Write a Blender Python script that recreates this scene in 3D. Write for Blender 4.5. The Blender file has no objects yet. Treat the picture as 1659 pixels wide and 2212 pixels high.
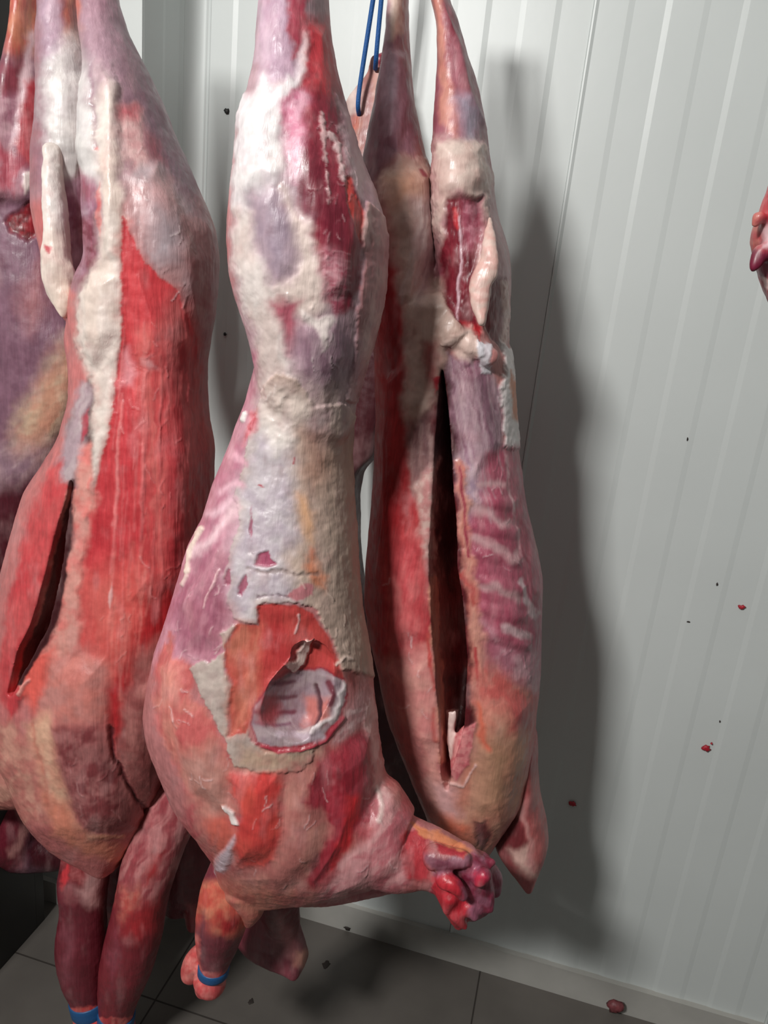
import bpy, bmesh, math, random
import numpy as np
from mathutils import Matrix, Vector

random.seed(7)
scene = bpy.context.scene

# ------------------------------------------------------------------ camera
IW, IH, F = 1659., 2212., 1660.
CX, CY, CH = 829.5, 1106., 1.39             # camera height above the floor
def _n(v): return v / np.linalg.norm(v)
_D = _n(np.array([273 - CX, 6500 - CY, F]))
_Z = -_D
_Yv = np.array([1290 - CX, 620 - CY, F]); _Yv = _n(_Yv - (_Yv @ _Z) * _Z)
_X = np.cross(_Yv, _Z)
W = np.stack([_X, _Yv, _Z], 1)              # world axes seen from the camera
cam_d = bpy.data.cameras.new('camera'); cam = bpy.data.objects.new('camera', cam_d)
scene.collection.objects.link(cam)
R = np.stack([W.T @ [1, 0, 0], W.T @ [0, -1, 0], W.T @ [0, 0, -1]], 1)
M4 = Matrix([list(map(float, R[i])) + [0.] for i in range(3)] + [[0, 0, 0, 1]])
M4.translation = Vector((0, 0, CH)); cam.matrix_world = M4
cam_d.sensor_fit = 'VERTICAL'; cam_d.sensor_height = 24.0; cam_d.lens = F / IH * 24.0
cam_d.clip_start = 0.02
scene.camera = cam

def at(x, y, Y):
    """world point seen at photo point (x, y) and lying at distance Y along the room"""
    d = W.T @ np.array([(x - CX) / F, (y - CY) / F, 1.])
    return d * (Y / d[1]) + np.array([0, 0, CH])
def chart(P):
    c = (P - np.array([0, 0, CH])) @ W.T
    return np.stack([c[:, 0] / c[:, 2] * F + CX, c[:, 1] / c[:, 2] * F + CY], 1)

# ------------------------------------------------------------------ light
world = bpy.data.worlds.new('world'); scene.world = world; world.use_nodes = True
world.node_tree.nodes['Background'].inputs[0].default_value = (0.8, 0.85, 0.9, 1)
world.node_tree.nodes['Background'].inputs[1].default_value = 0.012
def area(name, loc, target, sx, sy, power, col):
    l = bpy.data.lights.new(name, 'AREA'); l.shape = 'RECTANGLE'; l.size = sx; l.size_y = sy
    l.energy = power; l.color = col
    o = bpy.data.objects.new(name, l); scene.collection.objects.link(o)
    o.location = loc
    o.rotation_euler = (Vector(target) - Vector(loc)).to_track_quat('-Z', 'Y').to_euler()
    return o
LAMP = (-0.86, -0.95, 2.42)
area('ceiling_lamp_light', LAMP, (-0.25, 1.0, 1.2), 0.36, 0.20, 53.0, (1.0, 0.985, 0.96))
area('far_lamp_light', (1.6, -1.2, 2.9), (0.7, 1.3, 0.8), 0.7, 0.2, 0.8, (0.90, 0.96, 1.0))
vs = scene.view_settings
vs.view_transform = 'Standard'; vs.look = 'None'; vs.gamma = 1.0; vs.exposure = 0.0
vs.use_curve_mapping = False

# ------------------------------------------------------------------ helpers
def tag(o, label, cat, group=None):
    o['label'] = label; o['category'] = cat
    if group: o['group'] = group
    return o
def empty(name, loc):
    o = bpy.data.objects.new(name, None); scene.collection.objects.link(o)
    o.location = tuple(map(float, loc)); o.empty_display_size = 0.05
    return o
def parent(o, p):
    o.parent = p; o.matrix_parent_inverse = Matrix.Translation(-Vector(p.location))
def link_mesh(name, V, Fs, mat, smooth=False):
    me = bpy.data.meshes.new(name); me.from_pydata([tuple(map(float, v)) for v in V], [], [tuple(f) for f in Fs])
    me.update(); o = bpy.data.objects.new(name, me); scene.collection.objects.link(o)
    if mat: me.materials.append(mat)
    if smooth: me.polygons.foreach_set('use_smooth', [True] * len(me.polygons))
    return o
def lin(c):
    c = np.asarray(c, float) / 255.
    return np.where(c <= 0.04045, c / 12.92, ((c + 0.055) / 1.055) ** 2.4)
def hsh(i, j, k, s):
    h = (i * 374761393 + j * 668265263 + k * 1274126177 + s * 974711) & 0xffffffff
    h = ((h ^ (h >> 13)) * 1274126177) & 0xffffffff
    h = h ^ (h >> 16)
    return (h & 0xffff) / 65535.
def noise(P, s=0):
    P = np.asarray(P, float); I = np.floor(P).astype(np.int64); f = P - I; f = f * f * (3 - 2 * f)
    i, j = I[:, 0], I[:, 1]; k = I[:, 2] if P.shape[1] > 2 else np.zeros_like(i)
    fx, fy = f[:, 0], f[:, 1]
    def pl(kk):
        a = hsh(i, j, kk, s); b = hsh(i + 1, j, kk, s); c = hsh(i, j + 1, kk, s); d = hsh(i + 1, j + 1, kk, s)
        return (a * (1 - fx) + b * fx) * (1 - fy) + (c * (1 - fx) + d * fx) * fy
    if P.shape[1] == 2: return pl(k)
    return pl(k) * (1 - f[:, 2]) + pl(k + 1) * f[:, 2]
def fbm(P, o=3, s=0):
    t = 0; a = 0.5; tot = 0
    for q in range(o):
        t = t + a * noise(P * 2 ** q + 17.3 * q, s + q); tot += a; a *= 0.5
    return t / tot
def sst(e0, e1, x):
    t = np.clip((x - e0) / (e1 - e0), 0, 1); return t * t * (3 - 2 * t)
def sdpoly(P, poly):
    """signed distance, positive inside"""
    poly = np.asarray(poly, float); d = np.full(len(P), 1e18); ins = np.zeros(len(P), bool)
    n = len(poly)
    for a in range(n):
        p, q = poly[a], poly[(a + 1) % n]; e = q - p; w = P - p
        t = np.clip((w @ e) / max(e @ e, 1e-9), 0, 1); r = w - t[:, None] * e
        d = np.minimum(d, (r * r).sum(1))
        c = ((p[1] > P[:, 1]) != (q[1] > P[:, 1]))
        if q[1] != p[1]:
            ins ^= c & (P[:, 0] < (q[0] - p[0]) * (P[:, 1] - p[1]) / (q[1] - p[1]) + p[0])
    d = np.sqrt(d); return np.where(ins, d, -d)
def sdline(P, pts):
    pts = np.asarray(pts, float); d = np.full(len(P), 1e18)
    for a in range(len(pts) - 1):
        p, q = pts[a], pts[a + 1]; e = q - p; w = P - p
        t = np.clip((w @ e) / max(e @ e, 1e-9), 0, 1); r = w - t[:, None] * e
        d = np.minimum(d, (r * r).sum(1))
    return np.sqrt(d)

# ------------------------------------------------------------------ materials
def nodes(m):
    m.use_nodes = True; nt = m.node_tree; return nt, nt.nodes, nt.links
def simple(name, col, rough=0.5, metal=0.0, bump=0.0, bscale=200., var=0.0, vscale=8., spec=0.5):
    m = bpy.data.materials.new(name); nt, N, L = nodes(m); b = N['Principled BSDF']
    c = list(map(float, lin(col))) + [1]
    b.inputs['Base Color'].default_value = c; b.inputs['Roughness'].default_value = rough
    b.inputs['Metallic'].default_value = metal; b.inputs['Specular IOR Level'].default_value = spec
    tc = N.new('ShaderNodeTexCoord')
    if var:
        n = N.new('ShaderNodeTexNoise'); n.inputs['Scale'].default_value = vscale; n.inputs['Detail'].default_value = 6
        L.new(tc.outputs['Object'], n.inputs['Vector'])
        r = N.new('ShaderNodeValToRGB'); r.color_ramp.elements[0].position = .3; r.color_ramp.elements[1].position = .7
        r.color_ramp.elements[0].color = [x * (1 - var) for x in c[:3]] + [1]
        r.color_ramp.elements[1].color = [min(1, x * (1 + var)) for x in c[:3]] + [1]
        L.new(n.outputs['Fac'], r.inputs['Fac']); L.new(r.outputs['Color'], b.inputs['Base Color'])
    if bump:
        n2 = N.new('ShaderNodeTexNoise'); n2.inputs['Scale'].default_value = bscale; n2.inputs['Detail'].default_value = 4
        L.new(tc.outputs['Object'], n2.inputs['Vector'])
        bp = N.new('ShaderNodeBump'); bp.inputs['Strength'].default_value = bump; bp.inputs['Distance'].default_value = 0.002
        L.new(n2.outputs['Fac'], bp.inputs['Height']); L.new(bp.outputs['Normal'], b.inputs['Normal'])
    return m
def meat_material():
    m = bpy.data.materials.new('wet_meat'); nt, N, L = nodes(m); b = N['Principled BSDF']
    at_ = N.new('ShaderNodeAttribute'); at_.attribute_name = 'tint'
    fat = N.new('ShaderNodeAttribute'); fat.attribute_name = 'fatty'
    tc = N.new('ShaderNodeTexCoord')
    mp = N.new('ShaderNodeMapping'); mp.inputs['Scale'].default_value = (260, 260, 22)
    L.new(tc.outputs['Object'], mp.inputs['Vector'])
    fib = N.new('ShaderNodeTexNoise'); fib.inputs['Scale'].default_value = 1.0; fib.inputs['Detail'].default_value = 4
    fib.inputs['Distortion'].default_value = 0.6
    L.new(mp.outputs['Vector'], fib.inputs['Vector'])
    mot = N.new('ShaderNodeTexNoise'); mot.inputs['Scale'].default_value = 70; mot.inputs['Detail'].default_value = 6
    L.new(tc.outputs['Object'], mot.inputs['Vector'])
    # fibres lighten and darken the muscle, hardly the fat
    r1 = N.new('ShaderNodeMapRange'); r1.inputs['From Min'].default_value = .25; r1.inputs['From Max'].default_value = .75
    r1.inputs['To Min'].default_value = .80; r1.inputs['To Max'].default_value = 1.22
    L.new(fib.outputs['Fac'], r1.inputs['Value'])
    r2 = N.new('ShaderNodeMapRange'); r2.inputs['From Min'].default_value = .3; r2.inputs['From Max'].default_value = .7
    r2.inputs['To Min'].default_value = .88; r2.inputs['To Max'].default_value = 1.12
    L.new(mot.outputs['Fac'], r2.inputs['Value'])
    mx = N.new('ShaderNodeMix'); mx.data_type = 'FLOAT'; mx.inputs[3].default_value = 1.0
    L.new(fat.outputs['Fac'], mx.inputs[0]); L.new(r1.outputs[0], mx.inputs[2])
    mu = N.new('ShaderNodeMath'); mu.operation = 'MULTIPLY'; L.new(mx.outputs[0], mu.inputs[0]); L.new(r2.outputs[0], mu.inputs[1])
    vm = N.new('ShaderNodeVectorMath'); vm.operation = 'SCALE'
    L.new(at_.outputs['Color'], vm.inputs[0]); L.new(mu.outputs[0], vm.inputs['Scale'])
    L.new(vm.outputs[0], b.inputs['Base Color'])
    ro = N.new('ShaderNodeMapRange'); ro.inputs['From Min'].default_value = .3; ro.inputs['From Max'].default_value = .7
    ro.inputs['To Min'].default_value = .30; ro.inputs['To Max'].default_value = .54
    L.new(mot.outputs['Fac'], ro.inputs['Value']); L.new(ro.outputs[0], b.inputs['Roughness'])
    b.inputs['Specular IOR Level'].default_value = 0.55
    ad = N.new('ShaderNodeMath'); ad.operation = 'ADD'; L.new(fib.outputs['Fac'], ad.inputs[0]); L.new(mot.outputs['Fac'], ad.inputs[1])
    bp = N.new('ShaderNodeBump'); bp.inputs['Strength'].default_value = 0.35; bp.inputs['Distance'].default_value = 0.0016
    L.new(ad.outputs[0], bp.inputs['Height']); L.new(bp.outputs['Normal'], b.inputs['Normal'])
    return m
MEAT = meat_material()

def wall_mat(name, col):
    m = simple(name, col, rough=0.38, var=0.035, vscale=3.0, bump=0.05, bscale=60, spec=0.4)
    return m
M_WALL = wall_mat('white_painted_panel', (208, 213, 211))
M_SKIRT = simple('grey_white_skirting', (176, 174, 168), 0.5, var=0.08, vscale=14)
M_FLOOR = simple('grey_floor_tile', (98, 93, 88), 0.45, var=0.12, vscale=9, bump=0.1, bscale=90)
M_GROUT = simple('dark_grout', (52, 46, 42), 0.8)
M_STEEL = simple('dull_dark_steel', (58, 57, 56), 0.5, metal=0.6, var=0.1)
M_CEIL = simple('ceiling_panel', (205, 207, 206), 0.5)
M_BLUE = simple('blue_plastic_band', (34, 84, 134), 0.45, bump=0.2, bscale=300)
M_ROPE = simple('blue_rope', (22, 84, 150), 0.6, bump=0.5, bscale=600)
M_SPECK = simple('dark_speck', (48, 40, 36), 0.7)
M_STEEL2 = simple('rail_steel', (150, 150, 150), 0.3, metal=0.9)

# ------------------------------------------------------------------ the cold room
YW = 1.335
def structure(name, V, Fs, mat, smooth=False):
    o = link_mesh(name, V, Fs, mat, smooth); o['kind'] = 'structure'; return o
def box(x0, x1, y0, y1, z0, z1):
    V = [(x, y, z) for x in (x0, x1) for y in (y0, y1) for z in (z0, z1)]
    return V, [(0, 1, 3, 2), (4, 6, 7, 5), (0, 4, 5, 1), (2, 3, 7, 6), (0, 2, 6, 4), (1, 5, 7, 3)]
ZC = 3.10
XC = float(at(418, 0, YW)[0])               # the corner
# ribbed panel wall: flat bands stepped in and out, with a tongue joint between panels
def ribbed(name, axis, lo, hi, pos, joints, start, pitch, thick, sign):
    prof = [(lo, 0.0)]
    n0 = int(math.floor((lo - start) / pitch)) + 1; n1 = int(math.floor((hi - start) / pitch))
    for k in range(n0, n1 + 1):
        c = start + k * pitch
        if c - .006 <= lo or c + .006 >= hi: continue
        up = (k % 2 == 0)
        a, b = (0., .0011) if up else (.0011, 0.)
        if any(abs(c - j) < .01 for j in joints):
            prof += [(c - .006, a), (c - .0022, a), (c - .0018, -.0015), (c - .0012, -.0015), (c - .0006, b + .0022), (c + .0016, b + .0024), (c + .006, b)]
        else:
            prof += [(c - .0045, a), (c + .0045, b)]
    prof.append((hi, prof[-1][1]))
    V = []; Fs = []
    for (u, d) in prof:
        for z in (0., ZC):
            V.append((u, pos - sign * d, z) if axis == 'x' else (pos - sign * d, u, z))
    m = len(prof)
    for i in range(m - 1): Fs.append((2 * i, 2 * i + 2, 2 * i + 3, 2 * i + 1))
    for (u, d) in (prof[0], prof[-1]):
        for z in (0., ZC):
            V.append((u, pos + sign * thick, z) if axis == 'x' else (pos + sign * thick, u, z))
    b = 2 * m
    Fs += [(b, b + 1, b + 3, b + 2), (0, 1, b + 1, b), (2 * m - 2, b + 2, b + 3, 2 * m - 1)]
    return structure(name, V, Fs, M_WALL)
J0 = float(at(1287, 0, YW)[0])
ribbed('wall_back', 'x', XC, 3.4, YW, [J0 - 12 * .0525, J0, J0 + 12 * .0525, J0 + 24 * .0525], J0, .0525, .08, 1)
# short return beside the door, and the door panel in front of it
P308 = at(308, 0, 1.0); d308 = P308 / 1.0
YD = float(XC / d308[0]) if d308[0] else 1.2
ribbed('wall_left', 'y', YD + .004, YW, XC, [], YW - .04, .0525, .08, -1)
V, Fs = box(-1.9, XC - .0005, YD, YD + .04, 0, ZC); structure('door_1', V, Fs, M_WALL)
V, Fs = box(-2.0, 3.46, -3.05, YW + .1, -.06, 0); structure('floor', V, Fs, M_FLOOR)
V, Fs = box(-2.0, 3.46, -3.05, YW + .1, ZC, ZC + .06); structure('ceiling', V, Fs, M_CEIL)
V, Fs = box(3.4, 3.46, -3.0, YW + .08, 0, ZC); structure('wall_right', V, Fs, M_WALL)
V, Fs = box(-1.96, -1.9, -3.0, YD + .08, 0, ZC); structure('wall_door_side', V, Fs, M_WALL)
# cove strip in the corner
def cove():
    a = at(458, 0, YW)[0] - XC
    pts = [(XC + a, YW - .0015)]
    for k in range(9):
        t = k / 8 * math.pi / 2
        pts.append((XC + a - a * math.sin(t) * .98, YW - .0015 - a * (1 - math.cos(t))))
    V = []; Fs = []
    for (x, y) in pts: V += [(x, y, 0), (x, y, ZC)]
    for i in range(len(pts) - 1): Fs.append((2 * i, 2 * i + 1, 2 * i + 3, 2 * i + 2))
    n = len(V); V += [(XC + .0005, YW - .0005, 0), (XC + .0005, YW - .0005, ZC)]
    Fs += [(n, n + 1, 1, 0), (2 * len(pts) - 2, 2 * len(pts) - 1, n + 1, n)]
    structure('trim_1', V, Fs, M_WALL, True)
cove()
# skirting
ZS = float(at(1160, 2077, YW - .012)[2])
V, Fs = box(XC, 3.4, YW - .012, YW + .001, 0, ZS); structure('baseboard_back', V, Fs, M_SKIRT)
V, Fs = box(-1.9, XC, YD - .012, YD + .001, 0, .055); structure('baseboard_door', V, Fs, M_SKIRT)
V, Fs = box(XC, XC + .012, YD - .012, YW - .012, 0, .055); structure('baseboard_left', V, Fs, M_SKIRT)
# steel door jamb at the far left; low box added to darken the floor corner
jx = float(at(14, 0, 1.12)[0])
V, Fs = box(jx - .16, jx, 1.10, 1.125, 0, ZC); n_ = len(V); V2, F2 = box(jx - .16, jx, .84, 1.0995, 0, .42); V = V + V2; Fs = Fs + [tuple(i + n_ for i in f) for f in F2]; structure('trim_2', V, Fs, M_STEEL)
# grout lines of the floor tiles
gv = []; gf = []
def addbox(x0, x1, y0, y1, z0, z1):
    V, Fs = box(x0, x1, y0, y1, z0, z1); n = len(gv); gv.extend(V); gf.extend([tuple(i + n for i in f) for f in Fs])
gx = float(at(1028, 2150, 1)[0] * 0)
t_ = W.T @ np.array([(1038 - CX) / F, (2094 - CY) / F, 1.]); gx = float(-CH / t_[2] * t_[0])
for k in range(-3, 4): addbox(gx + k * .601 - .0015, gx + k * .601 + .0015, -3.0, YW - .0125, -.001, .0006)
for k in range(0, 5): addbox(-1.89, 3.4, YW - .30 - k * .601 - .0015, YW - .30 - k * .601 + .0015, -.001, .0005)
structure('trim_3', gv, gf, M_GROUT)
# ------------------------------------------------------------------ flesh modelling
def interp_poly(pl, ys):
    pl = sorted(pl, key=lambda p: p[1]); return np.interp(ys, [p[1] for p in pl], [p[0] for p in pl])
def smooth1(a, k=2):
    for _ in range(k):
        b = a.copy(); b[1:-1] = a[:-2] * .25 + a[1:-1] * .5 + a[2:] * .25; a = b
    return a
def rings_mesh(rings):
    """closed mesh through a list of equal rings of points"""
    V = np.concatenate(rings); n = len(rings[0]); m = len(rings); Fs = []
    for i in range(m - 1):
        for j in range(n):
            a = i * n + j; b = i * n + (j + 1) % n; Fs.append((a, b, b + n, a + n))
    V = np.vstack([V, rings[0].mean(0), rings[-1].mean(0)])
    for j in range(n):
        Fs.append((m * n, (j + 1) % n, j)); Fs.append((m * n + 1, (m - 1) * n + j, (m - 1) * n + (j + 1) % n))
    return V, Fs
def prof(v, ys):
    if isinstance(v, (int, float)): return np.full(len(ys), float(v))
    return np.interp(ys, [p[0] for p in v], [p[1] for p in v])
def loft(Lp, Rp, Y, tf, tb=None, p=2.2, step=9., cap=True, n=56):
    """solid between a left and a right outline; Y = depth of its middle, tf/tb = thickness to the front/back (m)"""
    y0 = max(min(q[1] for q in Lp), min(q[1] for q in Rp)); y1 = min(max(q[1] for q in Lp), max(q[1] for q in Rp))
    m = max(4, int((y1 - y0) / step)); ys = np.linspace(y0, y1, m)
    xl = smooth1(interp_poly(Lp, ys)); xr = smooth1(interp_poly(Rp, ys))
    Ys = smooth1(prof(Y, ys), 4); f = smooth1(prof(tf, ys), 4); b = smooth1(prof(tb if tb is not None else tf, ys), 4)
    th = np.linspace(0, 2 * math.pi, n, endpoint=False); c, s = np.cos(th), np.sin(th)
    cc = np.sign(c) * np.abs(c) ** (2 / p); ss = np.sign(s) * np.abs(s) ** (2 / p)
    rings = []
    for k in range(m):
        l = at(xl[k], ys[k], Ys[k]); r = at(xr[k], ys[k], Ys[k]); mid = (l + r) / 2; h = (r - l) / 2
        ring = mid + cc[:, None] * h + np.where(ss < 0, f[k], b[k])[:, None] * ss[:, None] * np.array([0, 1, 0])
        rings.append(ring)
    if cap:
        for end in (0, -1):
            R0 = rings[end]; R1 = rings[1 if end == 0 else -2]; mid = R0.mean(0); dv = R0.mean(0) - R1.mean(0)
            dv = dv / np.linalg.norm(dv); rad = min(np.linalg.norm(R0 - mid, axis=1).min(), .03)
            ex = [mid + (R0 - mid) * math.cos(a) + dv * rad * math.sin(a) * .8 for a in (.5, .9, 1.25)]
            rings = (ex[::-1] + rings) if end == 0 else (rings + ex)
    return rings_mesh(rings)
def tube(pts, n=28, sub=6):
    """solid along points (x, y, Y, r_px, flat) with round ends; r in photo px at that depth"""
    pts = np.array([list(p) + [1.0] * (5 - len(p)) for p in pts], float)
    t = np.arange(len(pts)); tt = np.linspace(0, len(pts) - 1, (len(pts) - 1) * sub + 1)
    q = np.stack([smooth1(np.interp(tt, t, pts[:, i]), 4) for i in range(5)], 1)
    C = np.array([at(a[0], a[1], a[2]) for a in q])
    rad = np.array([a[3] * np.linalg.norm(at(a[0], a[1], a[2]) - [0, 0, CH]) / F for a in q])
    th = np.linspace(0, 2 * math.pi, n, endpoint=False); rings = []
    for k in range(len(q)):
        T = _n(C[min(k + 1, len(q) - 1)] - C[max(k - 1, 0)]); yv = np.array([0, 1., 0])
        A = _n(np.cross(T, yv)); B = np.cross(A, T)
        rings.append(C[k] + rad[k] * (np.cos(th)[:, None] * A + np.sin(th)[:, None] * B * q[k, 4]))
    for end in (0, -1):
        R0 = rings[end]; R1 = rings[1 if end == 0 else -2]; mid = R0.mean(0); dv = _n(mid - R1.mean(0)); r = rad[end]
        ex = [mid + (R0 - mid) * math.cos(a) + dv * r * math.sin(a) * .9 for a in (.45, .85, 1.2, 1.45)]
        rings = (ex[::-1] + rings) if end == 0 else (rings + ex)
    return rings_mesh(rings)
def plate(poly, Y, th, bulge=0.0, n_in=5):
    """a soft slab with the given outline: poly of (x, y) or (x, y, Y); inner rings rise by bulge"""
    P = np.array([at(p[0], p[1], p[2] if len(p) > 2 else Y) for p in poly]); mid = P.mean(0); rings = []
    up = np.array([0, -1., 0])
    for k in range(n_in):
        a = math.pi / 2 * (k / (n_in - 1)); s = math.sin(a) * .97 + .03
        rings.append(mid + (P - mid) * s + up * (math.cos(a) * (th / 2 + bulge)))
    for k in range(1, n_in):
        a = math.pi / 2 * (1 - k / (n_in - 1)); s = math.sin(a) * .97 + .03
        rings.append(mid + (P - mid) * s - up * (math.cos(a) * (th / 2)))
    return rings_mesh(rings)
def temp_obj(parts):
    V = []; Fs = []
    for (v, f) in parts:
        o = len(V); V.extend(v.tolist()); Fs.extend([tuple(i + o for i in q) for q in f])
    me = bpy.data.meshes.new('shape'); me.from_pydata(V, [], Fs); me.update()
    bm = bmesh.new(); bm.from_mesh(me); bmesh.ops.recalc_face_normals(bm, faces=bm.faces); bm.to_mesh(me); bm.free()
    o = bpy.data.objects.new('shape', me); scene.collection.objects.link(o); return o
def bake(o):
    dg = bpy.context.evaluated_depsgraph_get(); dg.update()
    me = bpy.data.meshes.new_from_object(o.evaluated_get(dg), depsgraph=dg)
    o.modifiers.clear(); old = o.data; o.data = me; bpy.data.meshes.remove(old)
def remesh(o, vox):
    m = o.modifiers.new('r', 'REMESH'); m.mode = 'VOXEL'; m.voxel_size = vox; bake(o)
def flesh(name, parts, paint, root=None, cut=(), vox=.0022, smooth=8, label=None, base=(190, 120, 120), lumps=.0012):
    o = temp_obj(parts); remesh(o, max(vox * 1.6, .003))
    for c in cut:
        k = temp_obj([c]); remesh(k, .004)
        m = o.modifiers.new('b', 'BOOLEAN'); m.operation = 'DIFFERENCE'; m.solver = 'MANIFOLD' if 'MANIFOLD' in [e.identifier for e in m.bl_rna.properties['solver'].enum_items] else 'EXACT'
        m.object = k; bake(o); bpy.data.objects.remove(k)
    remesh(o, vox)
    if smooth:
        m = o.modifiers.new('s', 'SMOOTH'); m.factor = .5; m.iterations = smooth; bake(o)
    me = o.data; N = len(me.vertices); co = np.empty(N * 3, np.float32); me.vertices.foreach_get('co', co); co = co.reshape(-1, 3).astype(float)
    nr = np.empty(N * 3, np.float32); me.vertices.foreach_get('normal', nr); nr = nr.reshape(-1, 3).astype(float)
    col, disp, fatty = paint_eval(co, nr, paint, base)
    disp = disp + lumps * (fbm(co * 38, 3, 5) - .5) * 2
    co += nr * disp[:, None]
    me.vertices.foreach_set('co', co.astype(np.float32).ravel())
    a = me.attributes.new('tint', 'FLOAT_COLOR', 'POINT')
    a.data.foreach_set('color', np.concatenate([col, np.ones((N, 1))], 1).astype(np.float32).ravel())
    a = me.attributes.new('fatty', 'FLOAT', 'POINT'); a.data.foreach_set('value', fatty.astype(np.float32))
    me.polygons.foreach_set('use_smooth', np.ones(len(me.polygons), bool)); me.update()
    me.materials.clear(); me.materials.append(MEAT); me.name = name; o.name = name
    if root: parent(o, root)
    if label: o['label'] = label
    return o
# marks that lie on the surface: patches P(outline, colour), lines S(points, width, colour)
def P(poly, col, soft=3., warp=4., up=0., fat=None, col2=None, amt=.5, sc=22., st=1.0, sl=0.0):
    return dict(k='p', poly=poly, col=col, soft=soft, warp=warp, up=up, fat=fat, col2=col2, amt=amt, sc=sc, st=st, sl=sl)
def S(pts, w, col, soft=2., up=0., warp=1.5, fat=.6, alpha=1.):
    return dict(k='s', pts=pts, w=w, col=col, soft=soft, up=up, warp=warp, fat=fat, alpha=alpha)
def strings(poly, n, col, seed=1, w=1.5, ln=(10, 34), up=.0007, lean=0.0):
    r = random.Random(seed); out = []; pa = np.array(poly, float); lo = pa.min(0); hi = pa.max(0)
    n = int(n * .45)
    while len(out) < n:
        x, y = r.uniform(lo[0], hi[0]), r.uniform(lo[1], hi[1])
        if sdpoly(np.array([[x, y]]), pa)[0] < 4: continue
        L_ = r.uniform(*ln); a = r.gauss(math.pi / 2 + lean, .35); pts = [(x, y)]
        for _ in range(4):
            a += r.gauss(0, .4); x += math.cos(a) * L_ / 4; y += math.sin(a) * L_ / 4; pts.append((x, y))
        out.append(S(pts, w * r.uniform(.3, .9), col, soft=1.5, up=up, warp=.5, alpha=r.uniform(.15, .6)))
    return out
def H(poly, h, soft=30):
    return dict(k='h', poly=poly, up=h, soft=soft, warp=0.)
def lightness(c): return (0.3 * c[0] + .59 * c[1] + .11 * c[2]) / 255.
def paint_eval(co, nr, paint, base):
    uv = chart(co); N = len(co)
    wz = np.stack([uv[:, 0], uv[:, 1], co[:, 1] * 900], 1)
    wn = (fbm(wz / 16., 3, 11) - .5) * 2; wf = (fbm(wz / 5., 2, 31) - .5) * 2; wb = (fbm(wz / 60., 2, 21) - .5) * 2
    wx = (fbm(wz / 32., 3, 131) - .5) * 3; wy = (fbm(wz / 32., 3, 151) - .5) * 3
    col = np.tile(lin(base), (N, 1)); disp = np.zeros(N); fatty = np.full(N, .35)
    for q in paint:
        pts = np.array(q.get('poly') or q.get('pts'), float)
        mg = q['soft'] * 3 + q['warp'] * 2 + (q.get('w') or 0) + 12
        ids = np.nonzero((uv[:, 0] > pts[:, 0].min() - mg) & (uv[:, 0] < pts[:, 0].max() + mg) & (uv[:, 1] > pts[:, 1].min() - mg) & (uv[:, 1] < pts[:, 1].max() + mg))[0]
        if not len(ids): continue
        if q['k'] == 'h':
            disp[ids] += q['up'] * sst(-q['soft'] * .3, q['soft'], sdpoly(uv[ids], pts) + 4 * wb[ids]); continue
        soft = q['soft'] if q['soft'] < 5 or q['k'] == 's' else q['soft'] * 1.8
        dw = 3. if soft < 5 else 9.
        X = uv[ids] + dw * np.stack([wx[ids], wy[ids]], 1); wob = q['warp'] * (1.25 * wn[ids] + .6 * wf[ids]) + (.06 * min(q['warp'], 5)) * q['soft'] * wb[ids]
        if q['k'] == 'p':
            sd = sdpoly(X, pts) + wob; m = sst(-soft, soft, sd)
            c = lin(q['col'])[None].repeat(len(ids), 0)
            if q['col2'] is not None:
                sl = q['sl']; U = np.stack([X[:, 0] + sl * X[:, 1], X[:, 1] / q['st']], 1) / q['sc']
                t = sst(.3, .72, fbm(U, 4, 41)) * q['amt'] * 1.6; t = np.clip(t, 0, 1)[:, None]
                c = c * (1 - t) + lin(q['col2']) * t
            fv = q['fat'] if q['fat'] is not None else float(np.clip((lightness(q['col']) - .3) / .45, 0, 1))
            if q['up']:
                disp[ids] += q['up'] * sst(-max(q['soft'], 3), max(q['soft'], 3), sd) * (1 + .35 * wn[ids] + .3 * wb[ids])
        else:
            d = sdline(X, pts) + wob; m = (1 - sst(q['w'] - q['soft'], q['w'] + q['soft'], d)) * q['alpha']
            c = lin(q['col'])[None].repeat(len(ids), 0); fv = q['fat']
            if q['up']: disp[ids] += q['up'] * (1 - sst(0, q['w'] + q['soft'], d))
        col[ids] = col[ids] * (1 - m[:, None]) + c * m[:, None]; fatty[ids] = fatty[ids] * (1 - m) + fv * m
    st = fbm(np.stack([uv[:, 0] / 7 + .5 * wb, uv[:, 1] / 70, co[:, 1] * 60], 1), 3, 51)
    mem = (sst(.52, .80, fbm(wz / np.array([26., 60., 40.]), 4, 61)) * (1 - .6 * fatty))[:, None]
    col = col * (1 - .22 * mem) + lin((214, 172, 172)) * .22 * mem
    drk = (sst(.56, .84, fbm(wz / np.array([34., 50., 40.]), 4, 71)))[:, None]
    col = col * (1 - drk * np.array([.12, .22, .21]))
    col *= (1 + .09 * wb + .22 * (st - .5) * (1 - .5 * fatty))[:, None]
    disp += (st - .5) * .0010 * (1 - .5 * fatty) + (fbm(co * 120, 3, 81) - .5) * .0016 * fatty
    lum = (col @ np.array([.3, .59, .11]))[:, None]; col = col * .93 + lum * .07
    return np.clip(col, 0, 1), disp, fatty
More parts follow.
